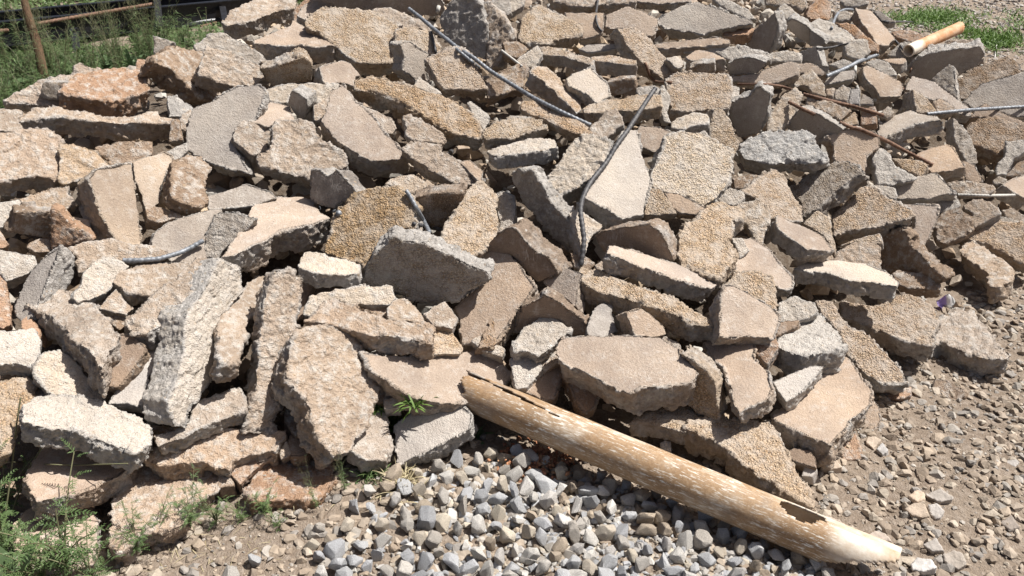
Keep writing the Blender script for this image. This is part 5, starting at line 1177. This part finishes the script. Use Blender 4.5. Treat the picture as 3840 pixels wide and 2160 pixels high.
tuft_obj(985, 1075, .10, 70, M_grass, 'thick-bladed green grass tuft between the wide smooth slab and the cracked block', .006)
tuft_obj(1040, 1015, .08, 60, M_grass, 'green grass tuft fringing the lower edge of the wide smooth slab', .005)
tuft_obj(945, 1030, .05, 30, M_grass, 'tiny grass tuft beside the large rounded tan slab', .004)
tuft_obj(1010, 1225, .12, 130, M_straw, 'pale dry straw tuft at the edge of the crushed-stone gravel', .003, 'straw_tuft', 'dry grass')
tuft_obj(930, 1205, .10, 110, M_fern, 'grey-green wiry tuft left of the pale straw tuft', .003)
# flowers and a trailing stalk
fl = PM()
for _ in range(11):
    p = Vector((random.gauss(0,.02), random.gauss(0,.02), random.uniform(-.01,.03)))
    for k in range(7):
        a = k*.9; fl.blade(p, Vector((math.cos(a), math.sin(a), .35)), .007, .004, .1, 2)
o = bpy.data.objects.new('flower_cluster', fl.mesh('flower_cluster', M_flower)); o.location = at_surf(18, 1200)+Vector((0,-.02,.05)); col.objects.link(o); o['kind'] = 'thing'; tag(o, 'cluster of small yellow flowers at the left edge', 'flowers')
pts = []
for x, y in ((15,1162),(60,1164),(120,1168),(190,1170),(260,1168),(322,1166)): 
    p = at_surf(x, y); pts.append(p+(CAM-p).normalized()*.03)
V, F = tube(pts, .0016, False, 6); o = link_mesh('weed_stalk', V, F, M_stalk); o['kind'] = 'thing'; tag(o, 'thin weed stem trailing across the flat smooth slab at lower left', 'stem')
for nm, q in (('a', ((8,1330),(28,1190),(40,1080),(52,1000))), ('b', ((30,1290),(62,1200),(90,1150),(115,1118),(140,1124)))):
    d0 = surf(*q[0])-.06; V, F = tube([CAM+dray(x, y)*(d0-.01*i) for i, (x, y) in enumerate(q)], .0022, False, 6); o = link_mesh('weed_stalk', V, F, M_stalk); o['kind'] = 'thing'
    tag(o, 'upright pale weed stem at the left edge' if nm == 'a' else 'pale weed stem bending over to the right at lower left', 'stem')

# ------------------------------------------------------------------ black steel frame, stake and old bars behind the weeds
M_black = steel('black_painted_steel', (.010,.010,.012), (.022,.023,.028), .38, .2, 30)
M_wood, nt = mat('old_wood'); N = NT(nt); tc = N.n('ShaderNodeTexCoord'); mp = N.n('ShaderNodeMapping'); N.l(tc.outputs['Object'], mp.inputs[0]); mp.inputs['Scale'].default_value = (40, 40, 3)
a = N.noise(mp.outputs[0], 3, 5, .7); N.bsdf(N.mix(N.ramp(a, [(.3,(0,0,0)),(.7,(1,1,1))]), (.06,.036,.022), (.17,.105,.06)), .85, N.bump(a, .6, .004))
def beam(name, A, B, w, h, m, parent=None, lip=.0):
    """channel section: web with two lips, bevelled"""
    ax = (B-A).normalized(); s = ax.cross(Vector((0,0,1))).normalized(); u = s.cross(ax)
    bm = bmesh.new()
    def box(ca, cb, ww, hh, off):
        vs = []
        for P in (ca, cb):
            for i, j in ((-1,-1),(1,-1),(1,1),(-1,1)): vs.append(bm.verts.new(P+s*(off[0]+i*ww/2)+u*(off[1]+j*hh/2)))
        for f in ((0,1,2,3),(7,6,5,4),(0,4,5,1),(1,5,6,2),(2,6,7,3),(3,7,4,0)): bm.faces.new([vs[q] for q in f])
    if lip:
        box(A, B, .008, h-.024, (0, 0)); box(A, B, lip, .011, (0, h/2-.006)); box(A, B, lip, .011, (0, -h/2+.006))
    else: box(A, B, w, h, (0, 0))
    bmesh.ops.recalc_face_normals(bm, faces=bm.faces)
    bmesh.ops.bevel(bm, geom=bm.edges[:], offset=.003, segments=2, affect='EDGES')
    me = bpy.data.meshes.new(name); bm.to_mesh(me); bm.free(); me.materials.append(m)
    o = bpy.data.objects.new(name, me); col.objects.link(o)
    if parent: o.parent = parent
    return o
def P_(x, y, d): return CAM+dray(x, y)*d
fr = bpy.data.objects.new('steel_trestle', None); col.objects.link(fr); fr['kind'] = 'thing'; tag(fr, 'long black steel frame of channel beams standing behind the weeds', 'trestle')
beam('beam', P_(-60, 52, 6.9), P_(700, -22, 8.6), .1, .105, M_black, fr, .06)
beam('beam', P_(-60, 92, 6.75), P_(700, 14, 8.4), .1, .19, M_black, fr, .07)  # web made deeper, its black stands in for the shadow below the beam
V, F = tube([P_(-60, 128, 6.9), P_(330, 78, 7.6), P_(700, 38, 8.4)], .042, False, 16); link_mesh('tube', V, F, M_black, True, fr)
for x, y, d, y2 in ((187, 74, 7.15, 138), (395, 0, 7.55, 72), (560, 20, 8.0, 60)):
    beam('leg', P_(x, y, d), P_(x+8, y2, d*.985), .055, .045, M_black, fr)
for i, (pl, lab) in enumerate((([(92,60),(225,37),(385,10)], 'thick rusty ribbed bar lying along the black steel frame'), ([(505,68),(555,55)], 'rusty bar end coming out beside the thick tan crest slab'), ([(-20,80),(20,76)], 'rusty bar stub left of the wooden stake'))):
    V, F = tube([P_(x, y, 6.55+x*.0026) for x, y in pl], .0145, True, 10); o = link_mesh('reinforcing_bar', V, F, M_bar['rust']); o['kind'] = 'thing'; tag(o, lab, 'steel bar', 'old bars by the black frame')
A = P_(90, 128, 6.0); A.z = 0; B = P_(58, -30, 6.05)
bm = bmesh.new(); rings = []
for k in range(13):
    t = k/12; c = A.lerp(B, t)+Vector((.012*math.sin(t*5), 0, 0)); r = .034-.010*t
    rings.append([bm.verts.new(c+Vector((math.cos(j*math.pi/5)*r*(1+.12*math.sin(j*2+k)), math.sin(j*math.pi/5)*r, 0))) for j in range(10)])
for k in range(12):
    for j in range(10): bm.faces.new((rings[k][j], rings[k][(j+1)%10], rings[k+1][(j+1)%10], rings[k+1][j]))
bm.faces.new(rings[-1])
me = bpy.data.meshes.new('wooden_stake'); bm.to_mesh(me); bm.free(); me.shade_smooth(); me.materials.append(M_wood)
o = bpy.data.objects.new('wooden_stake', me); col.objects.link(o); o['kind'] = 'thing'; tag(o, 'leaning brown wooden stake among the tall weeds, top left', 'wooden stake')
